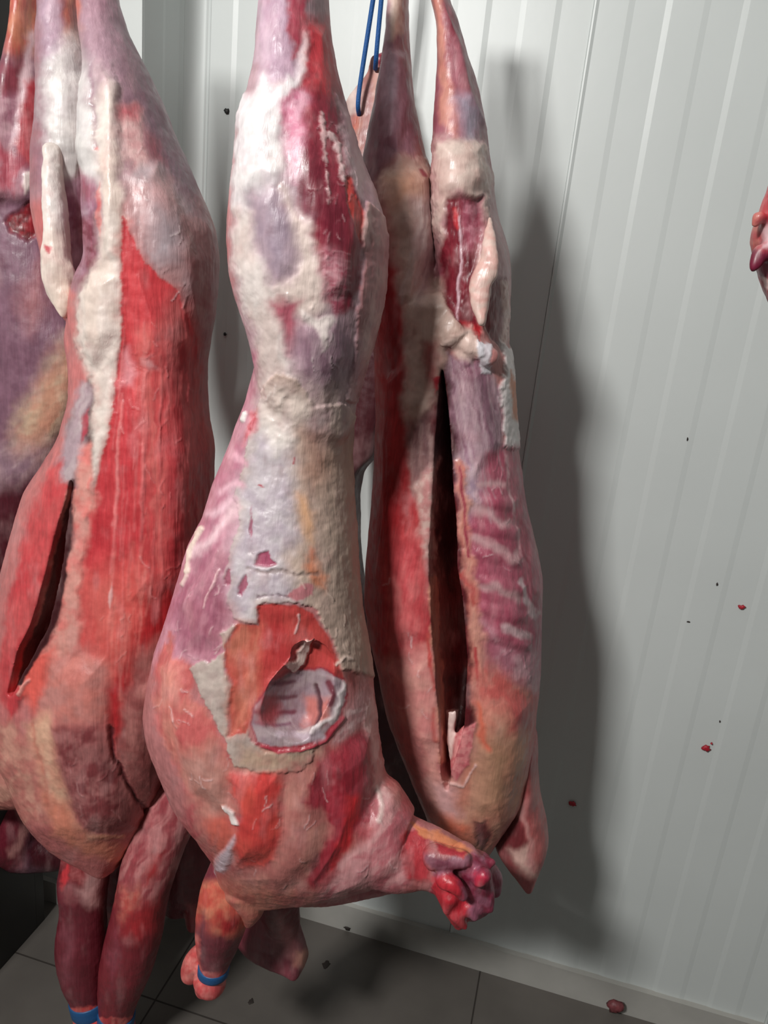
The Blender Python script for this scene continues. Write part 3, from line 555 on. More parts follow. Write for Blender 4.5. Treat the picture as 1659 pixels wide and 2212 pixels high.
paintC = [
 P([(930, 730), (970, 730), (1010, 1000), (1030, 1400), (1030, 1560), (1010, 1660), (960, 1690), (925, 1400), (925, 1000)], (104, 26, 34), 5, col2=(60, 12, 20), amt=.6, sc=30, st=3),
 # left hind leg
 P([(780, -270), (900, -270), (900, 340), (780, 340)], (150, 96, 112), 8, col2=(184, 142, 156), amt=.5, sc=16, st=5),
 P([(838, -270), (872, -270), (872, 20), (866, 70), (842, 90)], (232, 202, 186), 7), P([(870, 30), (886, 30), (894, 200), (910, 300), (892, 300), (880, 180)], (172, 88, 94), 6),
 P([(775, 230), (830, 240), (840, 360), (800, 480), (775, 460)], (118, 64, 78), 18), P([(846, 140), (856, 110), (850, 200), (838, 230)], (212, 180, 196), 6),
 P([(832, 372), (866, 344), (922, 346), (942, 430), (950, 560), (960, 656), (990, 690), (1002, 712), (966, 752), (945, 840), (932, 892), (890, 916), (874, 900), (870, 750), (866, 600), (842, 500), (826, 440)], (216, 188, 174), 10, 6, up=.002, col2=(194, 158, 144), amt=.45, sc=28, st=1.6),
 P([(840, 380), (892, 380), (886, 440), (850, 450)], (226, 166, 136), 20), P([(884, 440), (940, 430), (950, 570), (905, 640), (892, 560)], (182, 152, 158), 18, col2=(214, 190, 190), amt=.7, sc=7, st=8, sl=.3),
 P([(916, 740), (945, 735), (946, 800), (930, 840), (916, 800)], (178, 96, 92), 9), P([(936, 818), (952, 812), (948, 845), (940, 854)], (170, 34, 48), 3), S([(905, 370), (907, 385)], 4, (160, 70, 80), 3),
 P([(780, 540), (828, 552), (852, 580), (862, 700), (870, 860), (886, 1000), (898, 1080), (908, 1150), (922, 1270), (934, 1340), (936, 1440), (900, 1420), (830, 1440), (780, 1300), (780, 1000), (800, 800)], (182, 36, 42), 5, 2, col2=(150, 24, 32), amt=.5, sc=24, st=8),
 P([(850, 1180), (905, 1150), (930, 1280), (940, 1440), (850, 1440), (810, 1400)], (206, 74, 80), 26, col2=(224, 120, 118), amt=.5, sc=16, st=5),
 P([(884, 915), (936, 890), (946, 980), (938, 1050), (898, 1070), (888, 1000)], (140, 104, 102), 10, col2=(120, 78, 80), amt=.6, sc=6, st=10),
 P([(896, 1060), (944, 990), (940, 1100), (940, 1250), (922, 1230), (908, 1140)], (216, 178, 168), 6, 5, up=.001, col2=(196, 128, 126), amt=.6, sc=14),
 P([(820, 1430), (900, 1400), (940, 1400), (958, 1540), (962, 1660), (980, 1700), (930, 1730), (890, 1640), (850, 1560)], (214, 132, 128), 12, col2=(226, 160, 148), amt=.5, sc=30),
 S([(936, 1250), (940, 1380), (950, 1480), (956, 1640)], 7, (226, 150, 126), 5, up=.0015), S([(928, 1420), (938, 1490)], 3, (196, 66, 62), 4, alpha=.8), S([(938, 1530), (938, 1580), (942, 1600)], 3, (200, 74, 66), 4, alpha=.7), S([(925, 1370), (930, 1440)], 3, (206, 80, 74), 3),
 # right hind leg
 P([(900, -270), (990, -270), (1110, 600), (1060, 620), (940, 600)], (156, 80, 94), 8, col2=(178, 112, 126), amt=.5, sc=14, st=6),
 P([(905, -270), (945, -270), (962, 60), (972, 150), (987, 250), (976, 292), (955, 264), (946, 150), (930, 20)], (206, 136, 120), 6, col2=(192, 108, 100), amt=.5, sc=10, st=8),
 P([(952, -270), (1000, 0), (1010, 100), (1045, 230), (1062, 345), (1034, 335), (1012, 250), (986, 200), (966, 100)], (142, 56, 70), 7, col2=(172, 104, 116), amt=.5, sc=12, st=6),
 P([(984, 205), (1012, 206), (1032, 236), (1036, 300), (1000, 312)], (178, 164, 182), 12),
 P([(940, 305), (1036, 298), (1062, 380), (1058, 470), (1044, 548), (1056, 590), (1078, 604), (1062, 640), (1046, 704), (1036, 690), (1014, 642), (1022, 580), (1040, 530), (1040, 428), (980, 428), (965, 470), (958, 560), (940, 470)], (226, 202, 190), 11, 6, up=.0022, col2=(208, 172, 162), amt=.4, sc=24),
 P([(962, 428), (1040, 424), (1040, 520), (1022, 590), (1014, 644), (1034, 700), (1040, 716), (1000, 706), (962, 656), (948, 560), (960, 500)], (130, 26, 44), 4, 3, up=-.004, col2=(96, 14, 30), amt=.6, sc=30, st=3),
 P([(1000, 428), (1038, 425), (1040, 520), (1010, 545), (996, 500)], (158, 70, 90), 7, col2=(190, 122, 136), amt=.5, sc=9), S([(990, 470), (996, 560), (985, 630), (990, 690)], 3, (206, 166, 176), 3, up=.001), S([(980, 450), (985, 490)], 5, (196, 40, 50), 4),
 P([(1064, 600), (1092, 600), (1098, 700), (1086, 764), (1050, 706)], (112, 18, 30), 4, 3, up=-.003), P([(996, 690), (1038, 700), (1034, 744), (1016, 744)], (196, 28, 40), 5),
 P([(1058, 380), (1100, 540), (1108, 640), (1088, 604), (1060, 505)], (196, 156, 158), 7), S([(1092, 610), (1096, 680), (1090, 740)], 5, (226, 196, 188), 4, up=.0015),
 P([(956, 738), (1012, 698), (1032, 742), (1044, 766), (1004, 796), (985, 762)], (220, 190, 178), 5, 5, up=.002),
 P([(965, 762), (1010, 780), (1044, 780), (1080, 850), (1094, 960), (1112, 1060), (1030, 1064), (992, 1000), (975, 880)], (144, 98, 116), 6, col2=(176, 140, 152), amt=.7, sc=9, st=9, sl=-.25),
 P([(1028, 738), (1062, 748), (1054, 804), (1038, 806)], (226, 222, 228), 4, 5, up=.0015), P([(1082, 734), (1108, 760), (1116, 900), (1122, 970), (1094, 966), (1078, 868), (1088, 800)], (228, 218, 216), 4, 6, up=.0025), P([(1097, 800), (1112, 830), (1117, 912), (1103, 902)], (208, 126, 86), 4),
 P([(986, 1000), (1092, 960), (1124, 1000), (1144, 1120), (1180, 1260), (1180, 1450), (1168, 1506), (1102, 1474), (1062, 1434), (1032, 1350), (1012, 1250), (1000, 1150)], (172, 76, 98), 8, col2=(186, 100, 118), amt=.5, sc=12, st=3),
 P([(985, 990), (1030, 985), (1040, 1060), (1010, 1120), (996, 1080)], (206, 176, 184), 12, col2=(170, 140, 160), amt=.6, sc=16),
 S([(1036, 1046), (1062, 1040), (1093, 1046)], 7, (216, 172, 174), 8, alpha=.75), S([(1005, 1085), (1052, 1108), (1080, 1134), (1100, 1122)], 7, (216, 172, 174), 8, alpha=.75), S([(1020, 1163), (1062, 1173), (1084, 1195), (1103, 1211), (1119, 1195)], 7, (216, 172, 174), 8, alpha=.75),
 S([(1030, 1271), (1068, 1261), (1100, 1280), (1115, 1293)], 7, (216, 172, 174), 8, alpha=.75), S([(1125, 1254), (1137, 1297), (1156, 1326)], 7, (214, 186, 190), 5, alpha=.85), S([(1084, 1349), (1112, 1360), (1136, 1374)], 7, (218, 182, 186), 6, alpha=.85),
 P([(1040, 1340), (1076, 1380), (1120, 1400), (1166, 1420), (1166, 1510), (1130, 1490), (1080, 1440)], (206, 152, 162), 12, col2=(180, 104, 122), amt=.55, sc=16),
 S([(1096, 985), (1100, 1060), (1118, 1150), (1128, 1210)], 3.5, (226, 180, 184), 4), P([(1096, 965), (1122, 965), (1180, 1260), (1172, 1330), (1134, 1250), (1106, 1100)], (160, 58, 80), 6, col2=(190, 110, 124), amt=.5, sc=8, st=8, sl=-.3),
 P([(982, 1000), (1002, 1000), (1018, 1180), (1034, 1300), (1042, 1400), (1050, 1500), (1034, 1566), (1014, 1545), (1022, 1400), (1006, 1250), (990, 1100)], (222, 152, 134), 5, up=.0012, col2=(214, 110, 96), amt=.5, sc=14, st=4), S([(1004, 1236), (1016, 1270), (1026, 1310)], 5, (190, 54, 52), 6, alpha=.8), S([(992, 1010), (1004, 1120), (1012, 1200)], 3, (170, 60, 78), 3), S([(1028, 1400), (1030, 1480)], 3, (190, 60, 64), 3),
 # chest
 P([(925, 1690), (985, 1680), (1012, 1650), (1032, 1560), (1036, 1440), (1076, 1470), (1150, 1500), (1162, 1560), (1158, 1650), (1130, 1740), (1084, 1800), (1050, 1845), (950, 1840), (930, 1750)], (212, 152, 128), 7, 5, col2=(204, 116, 100), amt=.5, sc=40, st=1.6),
 P([(1044, 1590), (1104, 1600), (1096, 1720), (1040, 1770), (1034, 1680)], (182, 136, 106), 26), P([(1020, 1440), (1082, 1440), (1152, 1500), (1150, 1560), (1080, 1540), (1040, 1520)], (212, 96, 90), 16, col2=(222, 136, 122), amt=.5, sc=20),
 P([(1104, 1530), (1150, 1520), (1150, 1570), (1100, 1566)], (190, 66, 70), 12), P([(925, 1688), (984, 1690), (990, 1764), (944, 1770)], (222, 168, 166), 12), P([(945, 1758), (1012, 1788), (1006, 1830), (965, 1810)], (220, 106, 74), 10), S([(1030, 1520), (1036, 1580), (1048, 1610)], 6, (222, 110, 84), 6),
 P([(1028, 1776), (1056, 1776), (1066, 1800), (1046, 1840), (1024, 1832)], (124, 54, 56), 6, up=-.002), P([(984, 1582), (1024, 1560), (1024, 1600), (1012, 1650), (984, 1690), (968, 1660), (970, 1630)], (206, 104, 112), 3, 4, up=.001, col2=(226, 140, 140), amt=.7, sc=7), P([(966, 1534), (990, 1532), (980, 1604), (970, 1600)], (236, 206, 200), 3, 2),
 S([(960, 1690), (985, 1694), (1000, 1700), (1010, 1682), (1026, 1650)], 2.5, (232, 184, 176), 2, up=.0015, warp=2),
 P([(1150, 1500), (1170, 1500), (1170, 1720), (1128, 1745), (1140, 1640)], (190, 84, 84), 8),
]
paintC += [H([(838, 110), (880, 110), (892, 220), (860, 330), (830, 300)], .005, 20), H([(835, 380), (930, 360), (940, 540), (880, 640), (850, 520)], .007, 36), H([(820, 800), (870, 800), (900, 1150), (930, 1380), (830, 1400), (800, 1250)], .007, 40), H([(830, 1440), (930, 1420), (950, 1600), (900, 1640), (850, 1540)], .007, 40), H([(1040, 1480), (1140, 1520), (1140, 1640), (1080, 1780), (1030, 1740), (1020, 1620)], .010, 45),
 H([(950, 310), (1040, 310), (1050, 400), (1000, 430), (950, 420)], .006, 30), H([(955, 0), (1000, 100), (1050, 280), (1000, 220)], .005, 16), H([(985, 790), (1040, 800), (1090, 960), (1020, 1040)], .005, 30), H([(1040, 1060), (1090, 1050), (1130, 1200), (1140, 1400), (1060, 1380), (1020, 1200)], .005, 40)]
paintC += [H([(1000 + 8 * k, 1062 + 58 * k), (1060 + 8 * k, 1066 + 60 * k), (1118 + 6 * k, 1078 + 62 * k), (1112 + 6 * k, 1108 + 60 * k), (1050 + 8 * k, 1100 + 60 * k), (1002 + 8 * k, 1090 + 58 * k)], .0025, 14) for k in range(6)]
for k in range(22):
    x0 = random.uniform(975, 1060); y0 = random.uniform(770, 900); ln_ = random.uniform(80, 260)
    paintC.append(S([(x0 + .17 * ln_ * q / 3, y0 + ln_ * q / 3) for q in range(4)], random.uniform(.7, 1.8), (196, 166, 172), 3, warp=1, alpha=random.uniform(.25, .7)))
for k in range(16):
    x0 = random.uniform(888, 938); y0 = random.uniform(910, 960); ln_ = random.uniform(60, 130)
    paintC.append(S([(x0 + .02 * ln_ * q / 2, y0 + ln_ * q / 2) for q in range(3)], random.uniform(.7, 1.6), (176, 140, 134), 3, warp=1, alpha=random.uniform(.2, .6)))
for k in range(14):
    x0 = random.uniform(890, 935); y0 = random.uniform(430, 500); ln_ = random.uniform(80, 170)
    paintC.append(S([(x0, y0), (x0 - .05 * ln_, y0 + ln_ * .5), (x0 - .18 * ln_, y0 + ln_)], random.uniform(.9, 2.4), (222, 204, 200), 4, warp=1.5, alpha=random.uniform(.25, .7)))
paintC += strings([(1000, 960), (1110, 960), (1165, 1260), (1160, 1480), (1060, 1400)], 36, (232, 190, 196), 21, 1.5) + strings([(850, 1200), (930, 1300), (940, 1600), (880, 1560), (830, 1400)], 20, STR, 22, 1.5) + strings([(860, 380), (930, 380), (940, 700), (880, 880)], 16, (236, 206, 196), 23, 1.6)
partsC = [loft(L1, R1, [(-260, YC), (300, YC), (900, YC)], [(-260, .022), (0, .028), (200, .05), (450, .085), (700, .09), (900, .06)], p=2.1),
          loft(L2, R2, [(-260, YC), (300, YC + .005), (900, YC)], [(-260, .020), (0, .028), (200, .05), (450, .08), (700, .085), (900, .06)], p=2.1),
          loft(LC, RC, YC, [(660, .085), (900, .09), (1200, .105), (1500, .115), (1700, .10), (1838, .05)], p=2.3),
          tube([(985, 690, YC - .075, 26), (975, 720, YC - .08, 30), (955, 760, YC - .07, 22)]), tube([(1010, 740, YC - .075, 22), (1060, 770, YC - .07, 20)])]
slitC = loft([(958, 770), (957, 850), (946, 1000), (941, 1100), (938, 1200), (946, 1350), (956, 1450), (962, 1540), (966, 1640), (974, 1672)], [(963, 770), (976, 880), (986, 1000), (996, 1100), (999, 1200), (1010, 1260), (1018, 1340), (1022, 1400), (1018, 1500), (1012, 1560), (992, 1610), (980, 1672)], YC - .06, .10, [(770, .06), (900, .10), (1500, .10), (1672, .03)], p=3.0, step=8, cap=False)
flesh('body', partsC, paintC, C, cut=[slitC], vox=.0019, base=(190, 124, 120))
# strips hanging at the edges of the opening
paintFl = [P([(1000, 480), (1100, 480), (1100, 720), (1000, 720)], (226, 196, 184), 20, col2=(232, 170, 160), amt=.4, sc=12)]
flesh('fat_flap', [loft([(1052, 470), (1044, 520), (1036, 560), (1020, 590), (1012, 620), (1018, 660), (1030, 690), (1040, 706)], [(1064, 470), (1072, 520), (1078, 570), (1074, 600), (1060, 616), (1056, 660), (1050, 690), (1044, 706)], [(470, YC - .055), (540, YC - .078), (706, YC - .09)], [(470, .004), (540, .008), (706, .009)], p=2.0, step=6)], paintFl, C, vox=.0018, base=(224, 192, 180), label='cream fat flap hanging on the thigh', lumps=.002)
flesh('breastbone', [plate([(968, 1536), (988, 1533), (984, 1570), (976, 1610), (970, 1640), (964, 1600)], YC - .085, .012), plate([(984, 1588), (1000, 1566), (1024, 1560), (1026, 1600), (1012, 1640), (990, 1676), (974, 1684), (972, 1640)], YC - .09, .022, .004)],
      [P([(950, 1520), (992, 1520), (980, 1640), (955, 1640)], (236, 206, 198), 4), P([(980, 1590), (1030, 1550), (1030, 1690), (970, 1690)], (206, 100, 108), 4, col2=(230, 150, 148), amt=.7, sc=8)], C, vox=.0018, base=(206, 110, 112), label='split pale breastbone in the opening')
paintCL = [P([(1060, 1740), (1110, 1730), (1140, 1830), (1120, 1870), (1060, 1830)], (118, 38, 44), 8), P([(1110, 1680), (1180, 1680), (1200, 1840), (1160, 1870), (1140, 1800)], (190, 92, 92), 10, col2=(206, 120, 116), amt=.5, sc=14, st=3), P([(1100, 1836), (1150, 1828), (1160, 1895), (1130, 1890)], (222, 176, 164), 8), S([(1128, 1740), (1146, 1820), (1150, 1870)], 7, (210, 140, 136), 7)]
flesh('foreleg', [loft([(1128, 1600), (1120, 1690), (1100, 1730), (1072, 1780), (1068, 1810), (1078, 1830), (1108, 1862), (1136, 1884)], [(1160, 1600), (1163, 1680), (1166, 1722), (1180, 1770), (1186, 1820), (1178, 1850), (1166, 1872), (1158, 1886)], YC + .01, .05, p=2.1, step=6)], paintCL, C, vox=.0022, base=(176, 82, 84))

# ------------------------------------------------------------------ left carcass
YA = .92
A = tag(empty('lamb_carcass', at(280, 1200, YA)), 'skinned carcass at left with a broad bright red flank and pale tail fat', 'carcass')
LA1 = [(112, -250), (100, -120), (95, 0), (97, 90), (101, 150), (107, 210), (105, 270), (99, 340), (101, 430), (112, 520), (130, 600), (160, 680)]
RA1 = [(150, -250), (160, -120), (168, 0), (176, 70), (196, 120), (212, 220), (220, 340), (226, 450), (228, 560), (228, 680)]
LA2 = [(185, -250), (182, -120), (178, 0), (190, 80), (206, 140), (213, 220), (213, 340), (214, 440), (216, 560), (190, 600), (178, 650), (175, 760), (185, 900)]
RA2 = [(220, -250), (232, -120), (246, 0), (265, 70), (295, 130), (330, 210), (355, 280), (390, 360), (420, 430), (445, 490), (455, 560), (455, 620), (448, 680), (440, 730), (428, 790), (424, 900)]
LA = [(178, 640), (168, 730), (182, 790), (186, 850), (165, 930), (130, 985), (90, 1040), (70, 1100), (40, 1210), (20, 1300), (8, 1400), (5, 1480), (16, 1540), (24, 1580), (48, 1620), (78, 1690), (104, 1750), (132, 1792), (190, 1832), (230, 1852)]
RA = [(450, 640), (440, 730), (428, 790), (425, 850), (431, 920), (443, 970), (444, 1100), (446, 1250), (442, 1350), (428, 1450), (404, 1550), (372, 1650), (338, 1740), (308, 1800), (285, 1835), (265, 1852)]
paintA = [
 P([(60, -260), (480, -260), (480, 430), (60, 430)], (154, 116, 128), 20, col2=(138, 94, 108), amt=.5, sc=26, st=3), P([(400, 420), (500, 420), (500, 900), (424, 900), (430, 640)], (176, 122, 124), 20, col2=(196, 148, 146), amt=.5, sc=26, st=3),
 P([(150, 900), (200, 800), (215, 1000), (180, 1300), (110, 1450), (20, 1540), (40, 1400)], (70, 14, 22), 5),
 # hind legs
 P([(85, -260), (140, -260), (138, 120), (120, 150), (92, 140)], (174, 142, 160), 8, col2=(196, 164, 178), amt=.5, sc=14, st=5),
 P([(132, -260), (170, -260), (172, 60), (160, 95), (142, 70)], (204, 124, 100), 7, col2=(190, 90, 80), amt=.5, sc=8, st=8), P([(142, 70), (168, 60), (172, 150), (152, 170)], (216, 160, 140), 12),
 P([(95, 140), (140, 90), (152, 74), (176, 110), (204, 150), (216, 250), (222, 345), (216, 385), (170, 392), (128, 384), (98, 300)], (230, 223, 219), 16, 6, up=.001, col2=(206, 196, 196), amt=.4, sc=34),
 P([(122, 300), (192, 330), (190, 372), (146, 380)], (190, 182, 180), 18), S([(196, 140), (204, 230), (210, 320)], 3.5, (150, 110, 126), 4, up=-.001), P([(190, 110), (212, 140), (216, 200), (206, 200)], (176, 160, 166), 8),
 P([(134, 420), (166, 372), (200, 400), (226, 420), (228, 570), (184, 646), (160, 630), (138, 490)], (146, 90, 112), 7, col2=(188, 150, 166), amt=.6, sc=16, st=2), P([(160, 478), (208, 468), (220, 560), (184, 590)], (118, 42, 60), 9, col2=(156, 96, 112), amt=.5, sc=9), P([(168, 372), (196, 400), (200, 430), (176, 420)], (150, 70, 90), 9),
 P([(207, 420), (217, 388), (221, 520), (209, 490)], (200, 44, 60), 3), P([(206, 326), (213, 317), (217, 328)], (214, 30, 50), 2, 1), P([(160, 600), (230, 560), (200, 700), (176, 720)], (140, 84, 92), 9),
 P([(175, -260), (235, -260), (272, 90), (240, 126), (206, 134), (190, 60)], (176, 130, 146), 12, col2=(196, 154, 168), amt=.5, sc=16, st=4),
 P([(246, 140), (320, 186), (352, 290), (402, 380), (434, 470), (402, 484), (340, 350), (292, 240)], (140, 106, 120), 14, col2=(120, 82, 98), amt=.5, sc=24, st=2.4),
 P([(206, 134), (240, 130), (256, 230), (264, 320), (266, 470), (264, 640), (260, 760), (242, 900), (232, 964), (204, 1060), (196, 980), (206, 840), (188, 790), (166, 740), (172, 640), (194, 592), (216, 560), (216, 400), (208, 220)], (232, 216, 206), 10, 5, up=.0022, col2=(220, 196, 182), amt=.4, sc=30, st=2),
 P([(180, 50), (262, 50), (264, 196), (236, 176), (206, 206)], (178, 140, 154), 24, 8),
 P([(256, 240), (300, 226), (324, 330), (330, 400), (288, 380), (266, 330)], (206, 152, 152), 10, col2=(222, 184, 180), amt=.5, sc=18), P([(256, 232), (300, 228), (296, 256), (262, 254)], (196, 96, 104), 9), P([(308, 276), (346, 300), (356, 356), (330, 356)], (150, 84, 94), 9),
 P([(264, 400), (300, 360), (340, 350), (400, 420), (436, 490), (462, 600), (452, 710), (402, 660), (380, 614), (332, 588), (300, 522), (276, 470)], (174, 152, 156), 10, 5, col2=(192, 146, 146), amt=.6, sc=40, st=1.8), P([(330, 450), (380, 470), (380, 560), (330, 560)], (160, 146, 152), 22), P([(400, 470), (458, 560), (460, 760), (430, 780), (410, 640)], (186, 148, 146), 12, col2=(168, 104, 108), amt=.5, sc=26),
 # red flank
 P([(264, 466), (276, 490), (292, 522), (312, 572), (350, 600), (376, 620), (392, 650), (422, 720), (430, 850), (452, 960), (456, 1250), (430, 1450), (404, 1560), (330, 1640), (240, 1640), (230, 1500), (180, 1420), (166, 1340), (178, 1250), (188, 1150), (200, 1080), (228, 970), (242, 900), (260, 760), (263, 640)], (208, 60, 66), 3, 5, up=-.0006, col2=(196, 44, 54), amt=.5, sc=40, st=4),
 P([(380, 640), (404, 660), (440, 800), (460, 960), (460, 1300), (390, 1320), (366, 1000), (344, 720)], (190, 70, 74), 22, col2=(212, 112, 110), amt=.6, sc=14, st=5, sl=-.1), P([(300, 720), (336, 700), (352, 1000), (346, 1240), (312, 1100)], (216, 82, 82), 16, col2=(228, 120, 112), amt=.5, sc=9, st=9),
 P([(186, 1260), (300, 1210), (350, 1250), (330, 1420), (250, 1510), (190, 1460)], (228, 108, 98), 36, col2=(222, 84, 78), amt=.5, sc=26, st=3), P([(320, 1300), (430, 1210), (420, 1330), (345, 1420), (300, 1490), (256, 1560), (250, 1500), (262, 1420)], (176, 26, 32), 18),
 P([(270, 750), (290, 780), (284, 830), (268, 830)], (226, 140, 146), 8), P([(308, 770), (330, 766), (330, 792), (310, 794)], (226, 150, 150), 5), P([(232, 1300), (244, 1258), (244, 1290), (233, 1318)], (236, 180, 176), 2.5, 1, up=.001),
 P([(168, 960), (196, 960), (206, 1060), (186, 1200), (170, 1340), (176, 1400), (142, 1440), (92, 1420), (128, 1330), (148, 1200), (164, 1050)], (220, 150, 138), 6, up=.001, col2=(226, 120, 112), amt=.6, sc=26),
 P([(176, 820), (200, 836), (170, 1000), (166, 1046), (128, 1070), (118, 1000), (130, 970)], (192, 168, 172), 6, col2=(170, 140, 150), amt=.5, sc=12, st=5, sl=.3), P([(178, 900), (192, 880), (192, 930), (174, 960)], (176, 54, 72), 4),
 P([(124, 990), (134, 985), (140, 1040), (164, 1046), (134, 1150), (114, 1240), (84, 1350), (44, 1500), (16, 1560), (0, 1500), (0, 1400), (20, 1300), (58, 1120), (90, 1040)], (200, 52, 60), 5, 4, col2=(206, 84, 84), amt=.5, sc=30, st=3, sl=.3),
 S([(156, 1060), (142, 1140), (118, 1240), (94, 1330), (46, 1480)], 9, (230, 142, 130), 6, up=.001),
 # breast
 P([(96, 1420), (190, 1400), (236, 1440), (246, 1530), (206, 1560), (130, 1560), (104, 1620), (70, 1560)], (202, 130, 122), 14, col2=(216, 124, 112), amt=.5, sc=34), P([(56, 1560), (112, 1540), (132, 1600), (152, 1700), (172, 1800), (132, 1790), (86, 1700)], (230, 176, 146), 10, col2=(222, 150, 126), amt=.5, sc=26),
 P([(124, 1570), (214, 1560), (256, 1650), (286, 1750), (270, 1810), (196, 1806), (158, 1750)], (138, 60, 64), 9, 6, col2=(186, 116, 114), amt=.55, sc=22), P([(256, 1500), (300, 1400), (360, 1380), (400, 1500), (362, 1650), (330, 1750), (300, 1764), (254, 1640), (240, 1570)], (152, 78, 76), 14, col2=(180, 112, 106), amt=.5, sc=26),
 P([(236, 1480), (280, 1440), (262, 1560), (248, 1600), (236, 1560)], (186, 34, 40), 8), S([(238, 1570), (250, 1640), (290, 1720), (322, 1756)], 5, (96, 30, 36), 5, up=-.004, warp=2),
 P([(86, 1700), (150, 1740), (172, 1800), (290, 1840), (280, 1870), (190, 1850), (120, 1800)], (222, 132, 106), 10), S([(190, 1812), (230, 1808), (262, 1812)], 5, (222, 150, 120), 5, up=.001), P([(60, 1430), (112, 1400), (100, 1480), (70, 1530), (44, 1500)], (230, 92, 80), 9), P([(-80, 1600), (20, 1560), (60, 1600), (80, 1700), (110, 1770), (40, 1790), (-80, 1740)], (212, 148, 130), 9, col2=(190, 104, 98), amt=.5, sc=22),
 S([(64, 1470), (52, 1480), (40, 1500)], 4, (232, 150, 140), 3, up=.003), S([(68, 1560), (84, 1640), (110, 1740)], 3, (196, 100, 86), 5, up=-.0006, alpha=.6),
]
paintA += [H([(110, 160), (200, 160), (214, 330), (160, 380), (110, 320)], .006, 36), H([(215, 150), (258, 180), (262, 560), (225, 560)], .006, 24), H([(280, 380), (340, 350), (440, 560), (430, 700), (340, 580)], .008, 40), H([(300, 600), (420, 720), (430, 1000), (400, 1280), (280, 1300), (240, 1100), (262, 800)], .010, 60), H([(100, 1430), (230, 1420), (240, 1560), (250, 1680), (300, 1790), (180, 1790), (100, 1640)], .011, 50), H([(270, 1500), (350, 1420), (380, 1560), (340, 1720), (310, 1740), (256, 1620)], .010, 40), H([(172, 660), (200, 590), (250, 600), (250, 720), (210, 800), (180, 760)], .007, 26)]
rr = random.Random(91)
for k in range(26):
    x0 = rr.uniform(250, 420); y0 = rr.uniform(640, 1150); dx = (x0 - 330) * .0006; ln_ = rr.uniform(80, 320)
    paintA.append(S([(x0 + dx * ln_ * q / 4 + rr.gauss(0, 2) - .02 * ln_ * q / 4, y0 + ln_ * q / 4) for q in range(5)], rr.uniform(.8, 2.6), (232, 132, 130), 3.5, up=.0004, warp=1.5, alpha=rr.uniform(.15, .5)))
for k in range(16):
    x0 = rr.uniform(240, 330); y0 = rr.uniform(1150, 1350); ln_ = rr.uniform(60, 200)
    paintA.append(S([(x0 - .08 * ln_ * q / 3 + rr.gauss(0, 2), y0 + ln_ * q / 3) for q in range(4)], rr.uniform(1, 3), (236, 140, 128), 4, warp=1.5, alpha=rr.uniform(.15, .4)))
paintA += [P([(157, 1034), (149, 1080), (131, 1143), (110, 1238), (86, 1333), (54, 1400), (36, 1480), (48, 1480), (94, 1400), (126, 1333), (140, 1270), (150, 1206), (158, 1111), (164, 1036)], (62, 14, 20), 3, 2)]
paintA += strings([(290, 640), (380, 700), (430, 900), (440, 1200), (330, 1300), (240, 1100), (260, 800)], 70, (236, 150, 148), 31, 1.5, (12, 46)) + strings([(300, 300), (400, 420), (440, 640), (400, 700), (300, 480)], 26, (240, 222, 222), 32, 1.6) + strings([(210, 1300), (320, 1250), (300, 1450), (220, 1500)], 18, (240, 160, 150), 33, 1.6) + strings([(140, 1580), (260, 1640), (260, 1780), (180, 1780)], 20, (206, 150, 148), 34, 1.8)
partsA = [loft(LA1, RA1, YA + .03, [(-250, .022), (0, .03), (200, .055), (450, .07), (680, .05)], p=2.1),
          loft(LA2, RA2, YA - .005, [(-250, .022), (0, .03), (200, .06), (450, .09), (700, .09), (900, .07)], p=2.1),
          loft(LA, RA, YA, [(640, .075), (900, .095), (1200, .11), (1500, .12), (1700, .11), (1852, .05)], p=2.3),
          tube([(110, 1640, YA + .02, 90), (30, 1680, YA + .03, 58), (-70, 1690, YA + .04, 44)]),
          tube([(190, 620, YA - .06, 30), (196, 700, YA - .065, 32), (192, 790, YA - .06, 24)]), tube([(178, 740, YA - .04, 14), (172, 790, YA - .04, 10)])]
slitA = loft([(157, 1032), (149, 1080), (132, 1143), (112, 1238), (88, 1333), (54, 1400), (34, 1490)], [(166, 1032), (160, 1111), (152, 1206), (142, 1270), (128, 1333), (96, 1400), (46, 1490)], YA - .092, .10, [(1032, .06), (1200, .09), (1400, .07), (1490, .02)], p=3.0, step=8, cap=False)
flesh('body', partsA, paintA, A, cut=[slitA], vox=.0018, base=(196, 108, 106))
flesh('fat_flap', [loft([(100, 320), (97, 400), (101, 470), (100, 520), (93, 570), (96, 600), (104, 635), (122, 665), (142, 688)], [(128, 320), (132, 400), (140, 450), (142, 520), (150, 570), (156, 600), (158, 635), (158, 665), (148, 688)], [(320, YA - .03), (450, YA - .05), (688, YA - .06)], [(320, .014), (560, .02), (688, .012)], p=2.0, step=6), tube([(150, 575, YA - .055, 8), (160, 610, YA - .05, 9), (160, 640, YA - .05, 5)])],
      [P([(80, 300), (140, 300), (150, 480), (90, 480)], (232, 222, 216), 20), P([(96, 530), (112, 534), (108, 548), (98, 544)], (206, 90, 96), 3), P([(120, 600), (170, 560), (170, 700), (110, 700)], (228, 206, 188), 20, col2=(220, 190, 172), amt=.5, sc=10)], A, vox=.0018, base=(228, 208, 196), label='lumpy cream tail fat flap', lumps=.003)
